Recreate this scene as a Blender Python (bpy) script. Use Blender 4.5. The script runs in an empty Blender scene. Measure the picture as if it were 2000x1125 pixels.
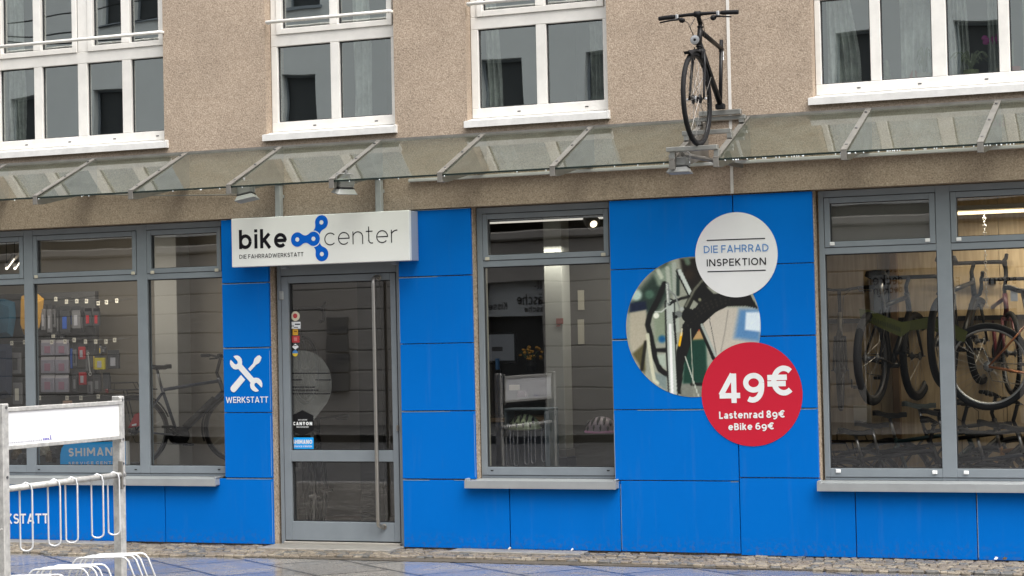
import bpy, math, random
import numpy as np
from mathutils import Vector, Matrix
random.seed(7)
S = bpy.context.scene
COL = S.collection
rad = math.radians

# ------------------------------------------------------------------ camera, sky, sun, exposure
CAM = np.array([4.6145, -15.575, 1.7455]); FPX = 3911.86; YAW, PIT, ROL = .3876, .0273, -.0215
def _axes():
    cy, sy, cp, sp = math.cos(YAW), math.sin(YAW), math.cos(PIT), math.sin(PIT)
    w = np.array([-sy*cp, cy*cp, sp]); r = np.array([cy, sy, 0.]); u = np.cross(r, w)
    c, s = math.cos(ROL), math.sin(ROL)
    return c*r + s*u, -s*r + c*u, w
CR, CU, CW = _axes()
cd = bpy.data.cameras.new('camera'); cam = bpy.data.objects.new('camera', cd); COL.objects.link(cam)
cam.matrix_world = Matrix(((CR[0], CU[0], -CW[0], CAM[0]), (CR[1], CU[1], -CW[1], CAM[1]), (CR[2], CU[2], -CW[2], CAM[2]), (0, 0, 0, 1)))
cd.sensor_width = 36; cd.lens = FPX/2000*36; cd.clip_end = 500; cd.clip_start = .1
S.camera = cam
W = bpy.data.worlds.new('World'); S.world = W; W.use_nodes = True
nt = W.node_tree; bg = nt.nodes['Background']
sky = nt.nodes.new('ShaderNodeTexSky'); sky.sky_type = 'NISHITA'; sky.sun_disc = False
SUN_EL, SUN_AZ = rad(64), rad(114)
sky.sun_elevation = SUN_EL; sky.sun_rotation = SUN_AZ
sky.air_density = 1.0; sky.dust_density = 6.0; sky.ozone_density = .6
hs = nt.nodes.new('ShaderNodeHueSaturation'); hs.inputs['Saturation'].default_value = .22
nt.links.new(sky.outputs[0], hs.inputs['Color']); nt.links.new(hs.outputs[0], bg.inputs[0])
bg.inputs[1].default_value = .15
sl = bpy.data.lights.new('sun', 'SUN'); sl.energy = 1.15; sl.angle = rad(60); sl.color = (1, .965, .92)
so = bpy.data.objects.new('sun', sl); COL.objects.link(so)
# direction of the sun: azimuth measured clockwise from +Y as in the sky node
sd = Vector((math.sin(SUN_AZ)*math.cos(SUN_EL), math.cos(SUN_AZ)*math.cos(SUN_EL), math.sin(SUN_EL)))
so.rotation_euler = sd.to_track_quat('Z', 'Y').to_euler(); so.location = (0, -8, 14)
S.view_settings.view_transform = 'Standard'; S.view_settings.look = 'None'
S.view_settings.exposure = 1.38; S.view_settings.gamma = 1
S.cycles.max_bounces = 10; S.cycles.transparent_max_bounces = 16; S.cycles.glossy_bounces = 5; S.cycles.diffuse_bounces = 4
S.cycles.caustics_reflective = False; S.cycles.caustics_refractive = False
S.cycles.use_denoising = True; S.cycles.sample_clamp_indirect = 6

# ------------------------------------------------------------------ positions measured on the facade's planes
def ray(px, py): return CW + CR*(px-1000)/FPX - CU*(py-562.5)/FPX
def at(px, py, Y):
    d = ray(px, py); q = CAM + d*((Y-CAM[1])/d[1]); return float(q[0]), float(q[2])
def atX(px, py, X):
    d = ray(px, py); q = CAM + d*((X-CAM[0])/d[0]); return [float(v) for v in q]
def proj(X, Y, Z):
    d = np.stack([np.asarray(X)-CAM[0], np.asarray(Y)-CAM[1]+0*np.asarray(X), np.asarray(Z)-CAM[2]], -1); e = d@CW
    return 1000+FPX*(d@CR)/e, 562.5-FPX*(d@CU)/e
OPY = -24.0                                  # the house across the street
def opp(px, py, y=.13):                      # where the pane's mirror image lies on that house
    d = ray(px, py); p = CAM + d*((y-CAM[1])/d[1]); m = np.array([d[0], -d[1], d[2]])
    q = p + m*((OPY-y)/m[1]); return float(q[0]), float(q[2])

# ------------------------------------------------------------------ materials
def s2l(c): return tuple(((v/255+.055)/1.055)**2.4 if v > 10 else v/255/12.92 for v in c)
MATS = {}
def mat(name, col, rough=.5, metal=0., var=0., vscale=3., bump=0., bscale=60., emit=None, estr=0., coat=0., spec=.5):
    if name in MATS: return MATS[name]
    m = bpy.data.materials.new(name); m.use_nodes = True; t = m.node_tree; b = t.nodes['Principled BSDF']
    b.inputs['Base Color'].default_value = (*col, 1); b.inputs['Roughness'].default_value = rough; b.inputs['Metallic'].default_value = metal
    b.inputs['Coat Weight'].default_value = coat; b.inputs['Specular IOR Level'].default_value = spec
    tc = t.nodes.new('ShaderNodeNewGeometry')
    if var:
        n = t.nodes.new('ShaderNodeTexNoise'); n.inputs['Scale'].default_value = vscale; n.inputs['Detail'].default_value = 5
        n.inputs['Roughness'].default_value = .65
        t.links.new(tc.outputs['Position'], n.inputs['Vector'])
        r = t.nodes.new('ShaderNodeValToRGB'); r.color_ramp.elements[0].position = .3; r.color_ramp.elements[1].position = .7
        r.color_ramp.elements[0].color = (*[c*(1-var) for c in col], 1); r.color_ramp.elements[1].color = (*[min(1, c*(1+var*.6)) for c in col], 1)
        t.links.new(n.outputs['Fac'], r.inputs[0]); t.links.new(r.outputs[0], b.inputs['Base Color'])
        mr = t.nodes.new('ShaderNodeMapRange'); mr.inputs[3].default_value = max(.03, rough-.1); mr.inputs[4].default_value = min(1, rough+.12)
        t.links.new(n.outputs['Fac'], mr.inputs[0]); t.links.new(mr.outputs[0], b.inputs['Roughness'])
    if bump:
        n2 = t.nodes.new('ShaderNodeTexNoise'); n2.inputs['Scale'].default_value = bscale; n2.inputs['Detail'].default_value = 4
        t.links.new(tc.outputs['Position'], n2.inputs['Vector'])
        bp = t.nodes.new('ShaderNodeBump'); bp.inputs['Strength'].default_value = bump; bp.inputs['Distance'].default_value = .01
        t.links.new(n2.outputs['Fac'], bp.inputs['Height']); t.links.new(bp.outputs[0], b.inputs['Normal'])
    if emit: b.inputs['Emission Color'].default_value = (*emit, 1); b.inputs['Emission Strength'].default_value = estr
    MATS[name] = m; return m

def glass(name, refl=2.5, tint=(1, 1, 1), rough=0., wave=.0, wscale=2., dirt=0., dirtcol=(.5, .5, .45), fmin=0., fmax=.6, gcol=(1, 1, 1)):
    m = bpy.data.materials.new(name); m.use_nodes = True; t = m.node_tree
    for n in list(t.nodes): t.nodes.remove(n)
    N = t.nodes.new; L = t.links.new
    out = N('ShaderNodeOutputMaterial'); tr = N('ShaderNodeBsdfTransparent'); gl = N('ShaderNodeBsdfGlossy'); mx = N('ShaderNodeMixShader')
    tr.inputs[0].default_value = (*tint, 1); gl.inputs['Roughness'].default_value = rough; gl.inputs[0].default_value = (*gcol, 1)
    fr = N('ShaderNodeFresnel'); fr.inputs[0].default_value = 1.5
    mu = N('ShaderNodeMath'); mu.operation = 'MULTIPLY'; mu.inputs[1].default_value = refl; L(fr.outputs[0], mu.inputs[0])
    cl = N('ShaderNodeClamp'); cl.inputs[1].default_value = fmin; cl.inputs[2].default_value = fmax; L(mu.outputs[0], cl.inputs[0])
    g = N('ShaderNodeNewGeometry')
    if wave:
        n = N('ShaderNodeTexNoise'); n.inputs['Scale'].default_value = wscale; n.inputs['Detail'].default_value = 1
        L(g.outputs['Position'], n.inputs['Vector'])
        bp = N('ShaderNodeBump'); bp.inputs['Strength'].default_value = wave; bp.inputs['Distance'].default_value = .02
        L(n.outputs['Fac'], bp.inputs['Height']); L(bp.outputs[0], gl.inputs['Normal'])
    base = tr.outputs[0]
    if dirt:
        df = N('ShaderNodeBsdfDiffuse'); df.inputs[0].default_value = (*dirtcol, 1); m2 = N('ShaderNodeMixShader')
        n = N('ShaderNodeTexNoise'); n.inputs['Scale'].default_value = 5; n.inputs['Detail'].default_value = 6; n.inputs['Roughness'].default_value = .7
        L(g.outputs['Position'], n.inputs['Vector'])
        mr = N('ShaderNodeMapRange'); mr.inputs[1].default_value = .3; mr.inputs[2].default_value = .75; mr.inputs[3].default_value = dirt*.5; mr.inputs[4].default_value = dirt*1.5
        L(n.outputs['Fac'], mr.inputs[0]); L(mr.outputs[0], m2.inputs[0]); L(tr.outputs[0], m2.inputs[1]); L(df.outputs[0], m2.inputs[2]); base = m2.outputs[0]
    L(cl.outputs[0], mx.inputs[0]); L(base, mx.inputs[1]); L(gl.outputs[0], mx.inputs[2]); L(mx.outputs[0], out.inputs[0])
    MATS[name] = m; return m

def plaster(name, c0, c1, c2, scale=46, stain=True):
    m = bpy.data.materials.new(name); m.use_nodes = True; t = m.node_tree; b = t.nodes['Principled BSDF']; b.inputs['Roughness'].default_value = .95
    b.inputs['Specular IOR Level'].default_value = .2
    N = t.nodes.new; L = t.links.new; g = N('ShaderNodeNewGeometry')
    n = N('ShaderNodeTexNoise'); n.inputs['Scale'].default_value = scale; n.inputs['Detail'].default_value = 3; n.inputs['Roughness'].default_value = .6; n.inputs['Distortion'].default_value = .5
    L(g.outputs['Position'], n.inputs['Vector'])
    r = N('ShaderNodeValToRGB'); e = r.color_ramp.elements; e[0].position = .3; e[0].color = (*c0, 1); e[1].position = .72; e[1].color = (*c2, 1)
    k = r.color_ramp.elements.new(.5); k.color = (*c1, 1); L(n.outputs['Fac'], r.inputs[0])
    n3 = N('ShaderNodeTexNoise'); n3.inputs['Scale'].default_value = 1.6; n3.inputs['Detail'].default_value = 6; n3.inputs['Roughness'].default_value = .7; L(g.outputs['Position'], n3.inputs['Vector'])
    m3 = N('ShaderNodeMapRange'); m3.inputs[1].default_value = .3; m3.inputs[2].default_value = .7; m3.inputs[3].default_value = .84; m3.inputs[4].default_value = 1.1; L(n3.outputs['Fac'], m3.inputs[0])
    mm = N('ShaderNodeMixRGB'); mm.blend_type = 'MULTIPLY'; mm.inputs[0].default_value = 1; L(r.outputs[0], mm.inputs[1]); L(m3.outputs[0], mm.inputs[2]); last = mm.outputs[0]
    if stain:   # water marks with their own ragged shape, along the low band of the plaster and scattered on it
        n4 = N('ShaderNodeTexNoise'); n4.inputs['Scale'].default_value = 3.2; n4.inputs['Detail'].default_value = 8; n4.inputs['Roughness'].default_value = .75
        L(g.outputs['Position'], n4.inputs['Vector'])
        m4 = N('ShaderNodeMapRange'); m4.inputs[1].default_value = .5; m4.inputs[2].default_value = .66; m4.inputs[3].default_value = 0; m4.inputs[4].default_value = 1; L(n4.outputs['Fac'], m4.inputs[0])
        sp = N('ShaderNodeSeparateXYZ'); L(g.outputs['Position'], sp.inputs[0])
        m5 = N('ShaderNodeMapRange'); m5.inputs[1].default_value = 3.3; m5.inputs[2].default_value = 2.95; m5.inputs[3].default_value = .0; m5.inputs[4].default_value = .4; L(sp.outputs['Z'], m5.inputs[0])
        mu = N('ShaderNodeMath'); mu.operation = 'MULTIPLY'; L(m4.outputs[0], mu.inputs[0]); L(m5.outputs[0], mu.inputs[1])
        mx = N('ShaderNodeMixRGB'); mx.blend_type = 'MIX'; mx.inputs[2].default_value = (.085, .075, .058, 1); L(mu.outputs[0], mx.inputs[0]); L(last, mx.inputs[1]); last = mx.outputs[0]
    L(last, b.inputs['Base Color'])
    bp = N('ShaderNodeBump'); bp.inputs['Strength'].default_value = .7; bp.inputs['Distance'].default_value = .006; L(n.outputs['Fac'], bp.inputs['Height']); L(bp.outputs[0], b.inputs['Normal'])
    MATS[name] = m; return m

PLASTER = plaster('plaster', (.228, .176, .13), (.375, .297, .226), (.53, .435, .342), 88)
STONE = plaster('reveal stone', (.22, .17, .125), (.46, .365, .28), (.66, .55, .44), 60, False)
def blue_panel():
    m = bpy.data.materials.new('blue panel'); m.use_nodes = True; t = m.node_tree; b = t.nodes['Principled BSDF']; N = t.nodes.new; L = t.links.new
    b.inputs['Specular IOR Level'].default_value = .06; g = N('ShaderNodeNewGeometry'); sp = N('ShaderNodeSeparateXYZ'); L(g.outputs['Position'], sp.inputs[0])
    def noise(scale, vec, det=5): n = N('ShaderNodeTexNoise'); n.inputs['Scale'].default_value = scale; n.inputs['Detail'].default_value = det; n.inputs['Roughness'].default_value = .65; L(vec, n.inputs['Vector']); return n.outputs['Fac']
    def rng(v, a, c, d, e): r = N('ShaderNodeMapRange'); [setattr(r.inputs[i+1], 'default_value', x) for i, x in enumerate((a, c, d, e))]; L(v, r.inputs[0]); return r.outputs[0]
    def mul(a, c): q = N('ShaderNodeMath'); q.operation = 'MULTIPLY'; L(a, q.inputs[0]); L(c, q.inputs[1]); return q.outputs[0]
    def mix(f, c, col): q = N('ShaderNodeMixRGB'); L(f, q.inputs[0]); q.inputs[2].default_value = (*col, 1); L(c, q.inputs[1]); return q.outputs[0]
    mp = N('ShaderNodeMapping'); mp.inputs['Scale'].default_value = (14, 14, .9); L(g.outputs['Position'], mp.inputs[0])
    base = N('ShaderNodeRGB'); base.outputs[0].default_value = (.0003, .148, .57, 1)
    c = mix(rng(noise(1.3, g.outputs['Position']), .35, .7, 0, .5), base.outputs[0], (.0003, .132, .52))
    c = mix(rng(noise(1., mp.outputs[0]), .56, .74, 0, .06), c, (.16, .20, .26))                      # rain streaks
    c = mix(mul(rng(noise(26, g.outputs['Position'], 8), .5, .7, 0, .55), rng(sp.outputs['Z'], .16, 0., 0, 1)), c, (.10, .085, .07))   # splashed dirt at the foot
    c = mix(rng(noise(140, g.outputs['Position'], 2), .70, .76, 0, .35), c, (.05, .15, .36))           # scuffs and specks
    L(c, b.inputs['Base Color']); L(rng(noise(2.2, g.outputs['Position']), .3, .7, .38, .62), b.inputs['Roughness']); MATS['blue panel'] = m; return m
BLUE = blue_panel()
DARK = mat('dark gap', (.012, .012, .014), .8)
GREY = mat('grey frame', (.215, .243, .268), .42, var=.07, vscale=6)
WHITE = mat('white frame', (.72, .70, .655), .4, var=.08, vscale=7)
SILLW = mat('white sill', (.68, .67, .645), .45, var=.14, vscale=8)
ALU = mat('aluminium sill', (.31, .325, .335), .38, var=.1, vscale=5)
STEEL = mat('weathered steel', (.20, .19, .17), .45, .4, var=.2, vscale=12)
GALV = mat('galvanised steel', (.44, .435, .415), .48, .3, var=.30, vscale=22, bump=.1, bscale=120)
BRUSH = mat('brushed steel', (.42, .40, .37), .3, .9)
RUBBER = mat('rubber gasket', (.01, .01, .012), .6)
SIGNW = mat('sign white', (.87, .87, .855), .4, var=.03, vscale=2)
SIGNG = mat('sign grey side', (.33, .37, .46), .4)
INK = mat('black lettering', (.008, .007, .011), .6, spec=.15)
LOGOB = mat('logo blue', (.001, .12, .62), .5, spec=.15)
PUREW = mat('white print', (.80, .81, .82), .5)
LBLUE = mat('light blue print', (.09, .25, .55), .5)
RED = mat('red print', (.54, .014, .038), .55, spec=.2)
BLACK = mat('black paint', (.005, .005, .006), .4, spec=.25)
BLACKM = mat('black matt', (.008, .008, .009), .65, spec=.2)
TYRE = mat('tyre rubber', (.010, .010, .011), .75, spec=.2, bump=.3, bscale=180)
RIM = mat('rim alloy', (.10, .10, .105), .4, .6)
SILVER = mat('silver alloy', (.55, .55, .55), .28, .9)
SPOKE = mat('spoke steel', (.32, .31, .30), .35, .8)
SHOPG = glass('shop glass', 3.0, (.90, .91, .90), wave=.025, wscale=1.6, fmin=.155, fmax=.6)
UPG = glass('upper window glass', 5., (.88, .92, .90), wave=.10, wscale=1.1, fmin=.44, fmax=.65, gcol=(.95, 1., .975))
CANG = glass('canopy glass', 1.0, (.75, .79, .71), rough=.05, wave=.05, wscale=3, dirt=.27, dirtcol=(.145, .155, .125), fmax=.6)
GEDGE = mat('glass edge', (.008, .016, .013), .2)

# ------------------------------------------------------------------ mesh helpers
ORG = {}
class MB:
    def __init__(s): s.v = []; s.f = []; s.m = []; s.mi = 0
    def quad(s, *p): n = len(s.v); s.v += [tuple(q) for q in p]; s.f.append(tuple(range(n, n+len(p)))); s.m.append(s.mi); return s
    def box(s, x0, x1, y0, y1, z0, z1, bev=0):
        if bev: return s.bbox(x0, x1, y0, y1, z0, z1, bev)
        n = len(s.v); s.v += [(x0,y0,z0),(x1,y0,z0),(x1,y1,z0),(x0,y1,z0),(x0,y0,z1),(x1,y0,z1),(x1,y1,z1),(x0,y1,z1)]
        for f in ((0,3,2,1),(4,5,6,7),(0,1,5,4),(1,2,6,5),(2,3,7,6),(3,0,4,7)): s.f.append(tuple(n+i for i in f)); s.m.append(s.mi)
        return s
    def bbox(s, x0, x1, y0, y1, z0, z1, b):   # box with chamfered edges
        n = len(s.v); X, Y, Z = (x0, x1), (y0, y1), (z0, z1); idx = {}
        for i in (0,1):
            for j in (0,1):
                for k in (0,1):
                    sx, sy, sz = (1-2*i), (1-2*j), (1-2*k)
                    for a in range(3):
                        p = [X[i]+sx*b, Y[j]+sy*b, Z[k]+sz*b]; p[a] = (X[i], Y[j], Z[k])[a]
                        idx[i,j,k,a] = len(s.v); s.v.append(tuple(p))
        F = []
        for a in range(3):
            o = [q for q in range(3) if q != a]
            for sd_ in (0,1):
                c = []
                for (p, q) in ((0,0),(1,0),(1,1),(0,1)):
                    t = [0,0,0]; t[a] = sd_; t[o[0]] = p; t[o[1]] = q; c.append(idx[(*t, a)])
                F.append(c if (sd_ == 1) == (a != 1) else c[::-1])
        for a in range(3):
            o = [q for q in range(3) if q != a]
            for p in (0,1):
                for q in (0,1):
                    t0 = [0,0,0]; t1 = [0,0,0]; t0[o[0]] = t1[o[0]] = p; t0[o[1]] = t1[o[1]] = q; t1[a] = 1
                    F.append([idx[(*t0,o[0])], idx[(*t1,o[0])], idx[(*t1,o[1])], idx[(*t0,o[1])]])
        for i in (0,1):
            for j in (0,1):
                for k in (0,1): F.append([idx[i,j,k,0], idx[i,j,k,1], idx[i,j,k,2]])
        for f in F: s.f.append(tuple(f)); s.m.append(s.mi)
        return s
    def tube(s, pts, r, n=8, closed=False, caps=True, flat=1.):
        P = [Vector(p) for p in pts]; R = r if hasattr(r, '__len__') else [r]*len(P); b0 = len(s.v); N = len(P)
        up = None
        for i, p in enumerate(P):
            a = P[(i-1) % N] if (i or closed) else p; c = P[(i+1) % N] if (i < N-1 or closed) else p
            t = (c-a).normalized()
            if up is None:
                up = Vector((0,0,1)) if abs(t.z) < .9 else Vector((0,1,0))
            x = t.cross(up); x.normalize(); up2 = x.cross(t); up2.normalize(); up = up2
            for k in range(n):
                an = 2*math.pi*k/n; s.v.append(tuple(p + x*math.cos(an)*R[i] + up2*math.sin(an)*R[i]*flat))
        for i in range(N if closed else N-1):
            i2 = (i+1) % N
            for k in range(n):
                s.f.append((b0+i*n+k, b0+i*n+(k+1) % n, b0+i2*n+(k+1) % n, b0+i2*n+k)); s.m.append(s.mi)
        if caps and not closed:
            s.f.append(tuple(b0+k for k in range(n))[::-1]); s.m.append(s.mi); s.f.append(tuple(b0+(N-1)*n+k for k in range(n))); s.m.append(s.mi)
        return s
    def ring(s, c, u, v, R, r, ns=48, n=8, flat=1.):   # torus in the plane u,v
        c, u, v = Vector(c), Vector(u).normalized(), Vector(v).normalized(); w = u.cross(v); b0 = len(s.v)
        for i in range(ns):
            a = 2*math.pi*i/ns; d = u*math.cos(a)+v*math.sin(a)
            for k in range(n):
                e = 2*math.pi*k/n; s.v.append(tuple(c + d*(R+r*math.cos(e)) + w*r*flat*math.sin(e)))
        for i in range(ns):
            for k in range(n):
                s.f.append((b0+i*n+k, b0+((i+1)%ns)*n+k, b0+((i+1)%ns)*n+(k+1)%n, b0+i*n+(k+1)%n)); s.m.append(s.mi)
        return s
    def lathe(s, c, ax, prof, n=20, cap=True):   # profile (t along axis, radius)
        c, ax = Vector(c), Vector(ax).normalized(); u = ax.orthogonal().normalized(); w = ax.cross(u); b0 = len(s.v)
        for t, r in prof:
            for k in range(n): a = 2*math.pi*k/n; s.v.append(tuple(c+ax*t+(u*math.cos(a)+w*math.sin(a))*r))
        for i in range(len(prof)-1):
            for k in range(n): s.f.append((b0+i*n+k, b0+i*n+(k+1)%n, b0+(i+1)*n+(k+1)%n, b0+(i+1)*n+k)); s.m.append(s.mi)
        if cap:
            s.f.append(tuple(b0+k for k in range(n))[::-1]); s.m.append(s.mi); e = b0+(len(prof)-1)*n; s.f.append(tuple(e+k for k in range(n))); s.m.append(s.mi)
        return s
    def poly(s, pts, y):   # flat polygon on a facade plane (x,z), facing the street
        n = len(s.v); s.v += [(p[0], y, p[1]) for p in pts]
        a = sum(pts[i][0]*pts[(i+1)%len(pts)][1]-pts[(i+1)%len(pts)][0]*pts[i][1] for i in range(len(pts)))
        f = tuple(range(n, n+len(pts))); s.f.append(f if a > 0 else f[::-1]); s.m.append(s.mi); return s
    def plate(s, pts, y0, y1):  # the same with thickness, front at y0
        s.poly(pts, y0); n = len(pts)
        for i in range(n):
            a, b = pts[i], pts[(i+1)%n]; s.quad((a[0],y0,a[1]),(a[0],y1,a[1]),(b[0],y1,b[1]),(b[0],y0,b[1]))
        return s
    def disc(s, c, r, y, n=64): return s.poly([(c[0]+r*math.cos(2*math.pi*i/n), c[1]+r*math.sin(2*math.pi*i/n)) for i in range(n)], y)
    def ribbon(s, pts, w, y, closed=False):   # flat stroke of width w on a facade plane
        P = [np.array(p, float) for p in pts]; N = len(P); L = []; Rr = []
        for i in range(N):
            if closed: a, c = P[(i-1)%N], P[(i+1)%N]
            else: a, c = P[max(i-1, 0)], P[min(i+1, N-1)]
            d1 = P[i]-a if (closed or i) else c-P[i]; d2 = c-P[i] if (closed or i < N-1) else P[i]-a
            d1 = d1/(np.linalg.norm(d1)+1e-12); d2 = d2/(np.linalg.norm(d2)+1e-12); n1 = np.array([-d1[1], d1[0]]); n2 = np.array([-d2[1], d2[0]])
            m = n1+n2; q = np.linalg.norm(m)
            m = n1 if q < 1e-6 else m/q; k = 1/max(.45, float(m@n1)); L.append(P[i]+m*w/2*k); Rr.append(P[i]-m*w/2*k)
        for i in range(N if closed else N-1):
            j = (i+1) % N; s.quad((Rr[i][0],y,Rr[i][1]),(Rr[j][0],y,Rr[j][1]),(L[j][0],y,L[j][1]),(L[i][0],y,L[i][1]))
        return s
    def ell(s, c, r, n=16, m=10, z0=-1.):   # ellipsoid, cut off below z0 (in units of the radius)
        b0 = len(s.v); p0 = math.asin(max(-1, z0))
        for i in range(m+1):
            p = p0+(math.pi/2-p0)*i/m
            for k in range(n): a = 2*math.pi*k/n; s.v.append((c[0]+r[0]*math.cos(p)*math.cos(a), c[1]+r[1]*math.cos(p)*math.sin(a), c[2]+r[2]*math.sin(p)))
        for i in range(m):
            for k in range(n): s.f.append((b0+i*n+k, b0+i*n+(k+1)%n, b0+(i+1)*n+(k+1)%n, b0+(i+1)*n+k)); s.m.append(s.mi)
        return s
    def rot(s, M, start=0):
        for i in range(start, len(s.v)): s.v[i] = tuple(M @ Vector(s.v[i]))
        return s
    def build(s, name, m, parent=None, smooth=False):
        o0 = ORG.get(parent.name, (0, 0, 0)) if parent else (0, 0, 0)
        me = bpy.data.meshes.new(name); me.from_pydata([(v[0]-o0[0], v[1]-o0[1], v[2]-o0[2]) for v in s.v], [], s.f)
        ms = m if isinstance(m, (list, tuple)) else [m]
        for q in ms: me.materials.append(q)
        if len(ms) > 1: me.polygons.foreach_set('material_index', s.m)
        if smooth: me.polygons.foreach_set('use_smooth', [True]*len(me.polygons))
        me.update()
        o = bpy.data.objects.new(name, me); COL.objects.link(o)
        if parent: o.parent = parent; ORG[o.name] = o0
        return o
def tag(o, label, cat, group=None):
    o['label'] = label; o['category'] = cat
    if group: o['group'] = group
    return o
def thing(name, label, cat, loc=(0, 0, 0), group=None, local=False):
    o = bpy.data.objects.new(name, None); o.empty_display_size = .1; COL.objects.link(o); o.location = loc
    ORG[o.name] = (0, 0, 0) if local else tuple(loc)
    return tag(o, label, cat, group)
def struct(o, kind='structure'): o['kind'] = kind; return o

# ------------------------------------------------------------------ lettering: stroke alphabet, cap height 1
def arc(cx, cy, rx, ry, a0, a1, n=None):
    n = n or max(4, int(abs(a1-a0)/12)); return [(cx+rx*math.cos(rad(a0+(a1-a0)*i/n)), cy+ry*math.sin(rad(a0+(a1-a0)*i/n))) for i in range(n+1)]
XH = .75
def glyph(c, w):
    h = w/2; x = XH
    def Sg(W, H):
        ry = (H-w)/4+h*0; yt = H-h-ry; yb = h+ry; cx = W/2; rx = W/2-h
        return W, [arc(cx, yt, rx*.93, ry, 25, 270)+arc(cx, yb, rx, ry, 90, -155)[1:]]
    def bowl(x0, x1, y0, y1): ry = (y1-y0)/2; xm = max(x0, x1-ry*1.05); return [(x0, y1)]+arc(xm, (y0+y1)/2, x1-xm, ry, 90, -90)+[(x0, y0)]
    st = lambda X, a=0., b=1.: [(X, a), (X, b)]
    if c == ' ': return .26, []
    if c == 'I': return w, [st(h)]
    if c == 'E': return .56, [st(h), [(h, 1-h), (.56, 1-h)], [(h, .51), (.52, .51)], [(h, h), (.56, h)]]
    if c == 'F': return .54, [st(h), [(h, 1-h), (.54, 1-h)], [(h, .5), (.49, .5)]]
    if c == 'L': return .5, [st(h), [(h, h), (.5, h)]]
    if c == 'D': return .72, [st(h), bowl(h, .72-h, h, 1-h)]
    if c == 'B': return .62, [st(h), bowl(h, .58-h, .52, 1-h), bowl(h, .62-h, h, .52)]
    if c == 'P': return .60, [st(h), bowl(h, .60-h, .42, 1-h)]
    if c == 'R': return .64, [st(h), bowl(h, .60-h, .42, 1-h), [(.34, .42), (.64-h, 0)]]
    if c == 'A': return .74, [[(h*1.05, 0), (.37, 1)], [(.74-h*1.05, 0), (.37, 1)], [(.17, .27), (.57, .27)]]
    if c == 'V': return .74, [[(h*1.05, 1), (.37, 0)], [(.74-h*1.05, 1), (.37, 0)]]
    if c == 'Y': return .70, [[(h, 1), (.35, .42)], [(.70-h, 1), (.35, .42)], st(.35, 0, .44)]
    if c == 'W': return 1.08, [[(h, 1), (.30, 0)], [(.54, .92), (.30, 0)], [(.54, .92), (.78, 0)], [(1.08-h, 1), (.78, 0)]]
    if c == 'M': return .86, [st(h), st(.86-h), [(h, 1), (.43, .3)], [(.86-h, 1), (.43, .3)]]
    if c == 'H': return .72, [st(h), st(.72-h), [(h, .5), (.72-h, .5)]]
    if c == 'N': return .74, [st(h), st(.74-h), [(h*1.3, 1-h*.4), (.74-h*1.3, h*.4)]]
    if c == 'K': return .66, [st(h), [(.64-h, 1), (h, .40)], [(.24, .56), (.66-h, 0)]]
    if c == 'T': return .60, [[(0, 1-h), (.60, 1-h)], st(.30)]
    if c == 'O': return .84, [arc(.42, .5, .42-h, .5-h, 0, 360, 40)]
    if c == 'C': return .72, [arc(.42, .5, .42-h, .5-h, 45, 315, 30)]
    if c == 'S': return Sg(.58, 1)
    if c == 's': return Sg(.50, x)
    if c in 'bdaä': pass
    if c == 'b': return .64, [st(h), arc(.32, x/2, .32-h, x/2-h, 0, 360, 36)]
    if c == 'd': return .64, [st(.64-h), arc(.32, x/2, .32-h, x/2-h, 0, 360, 36)]
    if c == 'o': return .64, [arc(.32, x/2, .32-h, x/2-h, 0, 360, 36)]
    if c in 'aä':
        W_ = .55; q = [[(W_-h, 0), (W_-h, x*.62)]+arc(W_/2+.01, x*.62, W_/2-h-.01, x*.38-h, 0, 150), arc(.24, .225, .24-h, .225-h, 0, 360, 28), [(.22, .45-h), (W_-h, .45-h)]]
        if c == 'ä': q += [[(.12, .95), (.22, .95)], [(.34, .95), (.44, .95)]]
        return W_, q
    if c == 'e': return .64, [[(h*.9, x*.5), (.64-h*.6, x*.5)], arc(.32, x/2, .32-h, x/2-h, -4, 318, 32)]
    if c == 'c': return .60, [arc(.33, x/2, .33-h, x/2-h, 42, 318, 28)]
    if c == 'i': return w, [st(h, 0, x), st(h, 1-w*.95, 1)]
    if c == 'k': return .56, [st(h), [(.54-h, x), (h, .30)], [(.20, .44), (.57-h, 0)]]
    if c == 'l': return w, [st(h)]
    if c in 'nh': r_ = .29-h; return .58, [st(h, 0, x if c == 'n' else 1), [(h, x*.45)]+arc(.29, x-h-r_*1.1, r_, r_*1.1, 180, 0)+[(.58-h, 0)]]
    if c == 'r': return .36, [st(h, 0, x), arc(.36, x-h-.26, .36-h, .26, 180, 92)]
    if c == 't': return .40, [[(.15, 1.0), (.15, .20)]+arc(.15+.17, .2, .17, .2-h, 180, 290), [(0, x-h), (.36, x-h)]]
    if c == 'w': return .86, [[(h, x), (.25, 0)], [(.43, x*.92), (.25, 0)], [(.43, x*.92), (.61, 0)], [(.86-h, x), (.61, 0)]]
    if c == '4': d = -.22; return .70, [[(.50, d), (.50, 1+d)], [(.50-h*.4, 1+d-h*.2), (h*.9, .27+d)], [(h*.4, .25+d), (.70, .25+d)]]
    if c == '9': d = -.22; return .68, [arc(.34, 1+d-.33, .34-h, .33-h, 0, 360, 32), [(.68-h, .67+d)]+arc(.30, .52+d, .38-h, .52-h, 0, -118)]
    if c == '6': return .66, [arc(.33, .33, .33-h, .33-h, 0, 360, 32), [(h, .33)]+arc(.37, .48, .37-h, .52-h, 180, 62)]
    if c == '8': return .62, [arc(.31, .745, .27-h, .255-h*.9, 0, 360, 28), arc(.31, .27, .31-h, .27-h*.9, 0, 360, 30)]
    if c == '€': return .84, [arc(.52, .5, .40-h, .5-h, 48, 312, 30), [(0, .61), (.62, .61)], [(0, .40), (.58, .40)]]
    if c == '-': return .34, [[(0, .36), (.34, .36)]]
    return .5, [[(0, h), (.5, h)]]
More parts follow.
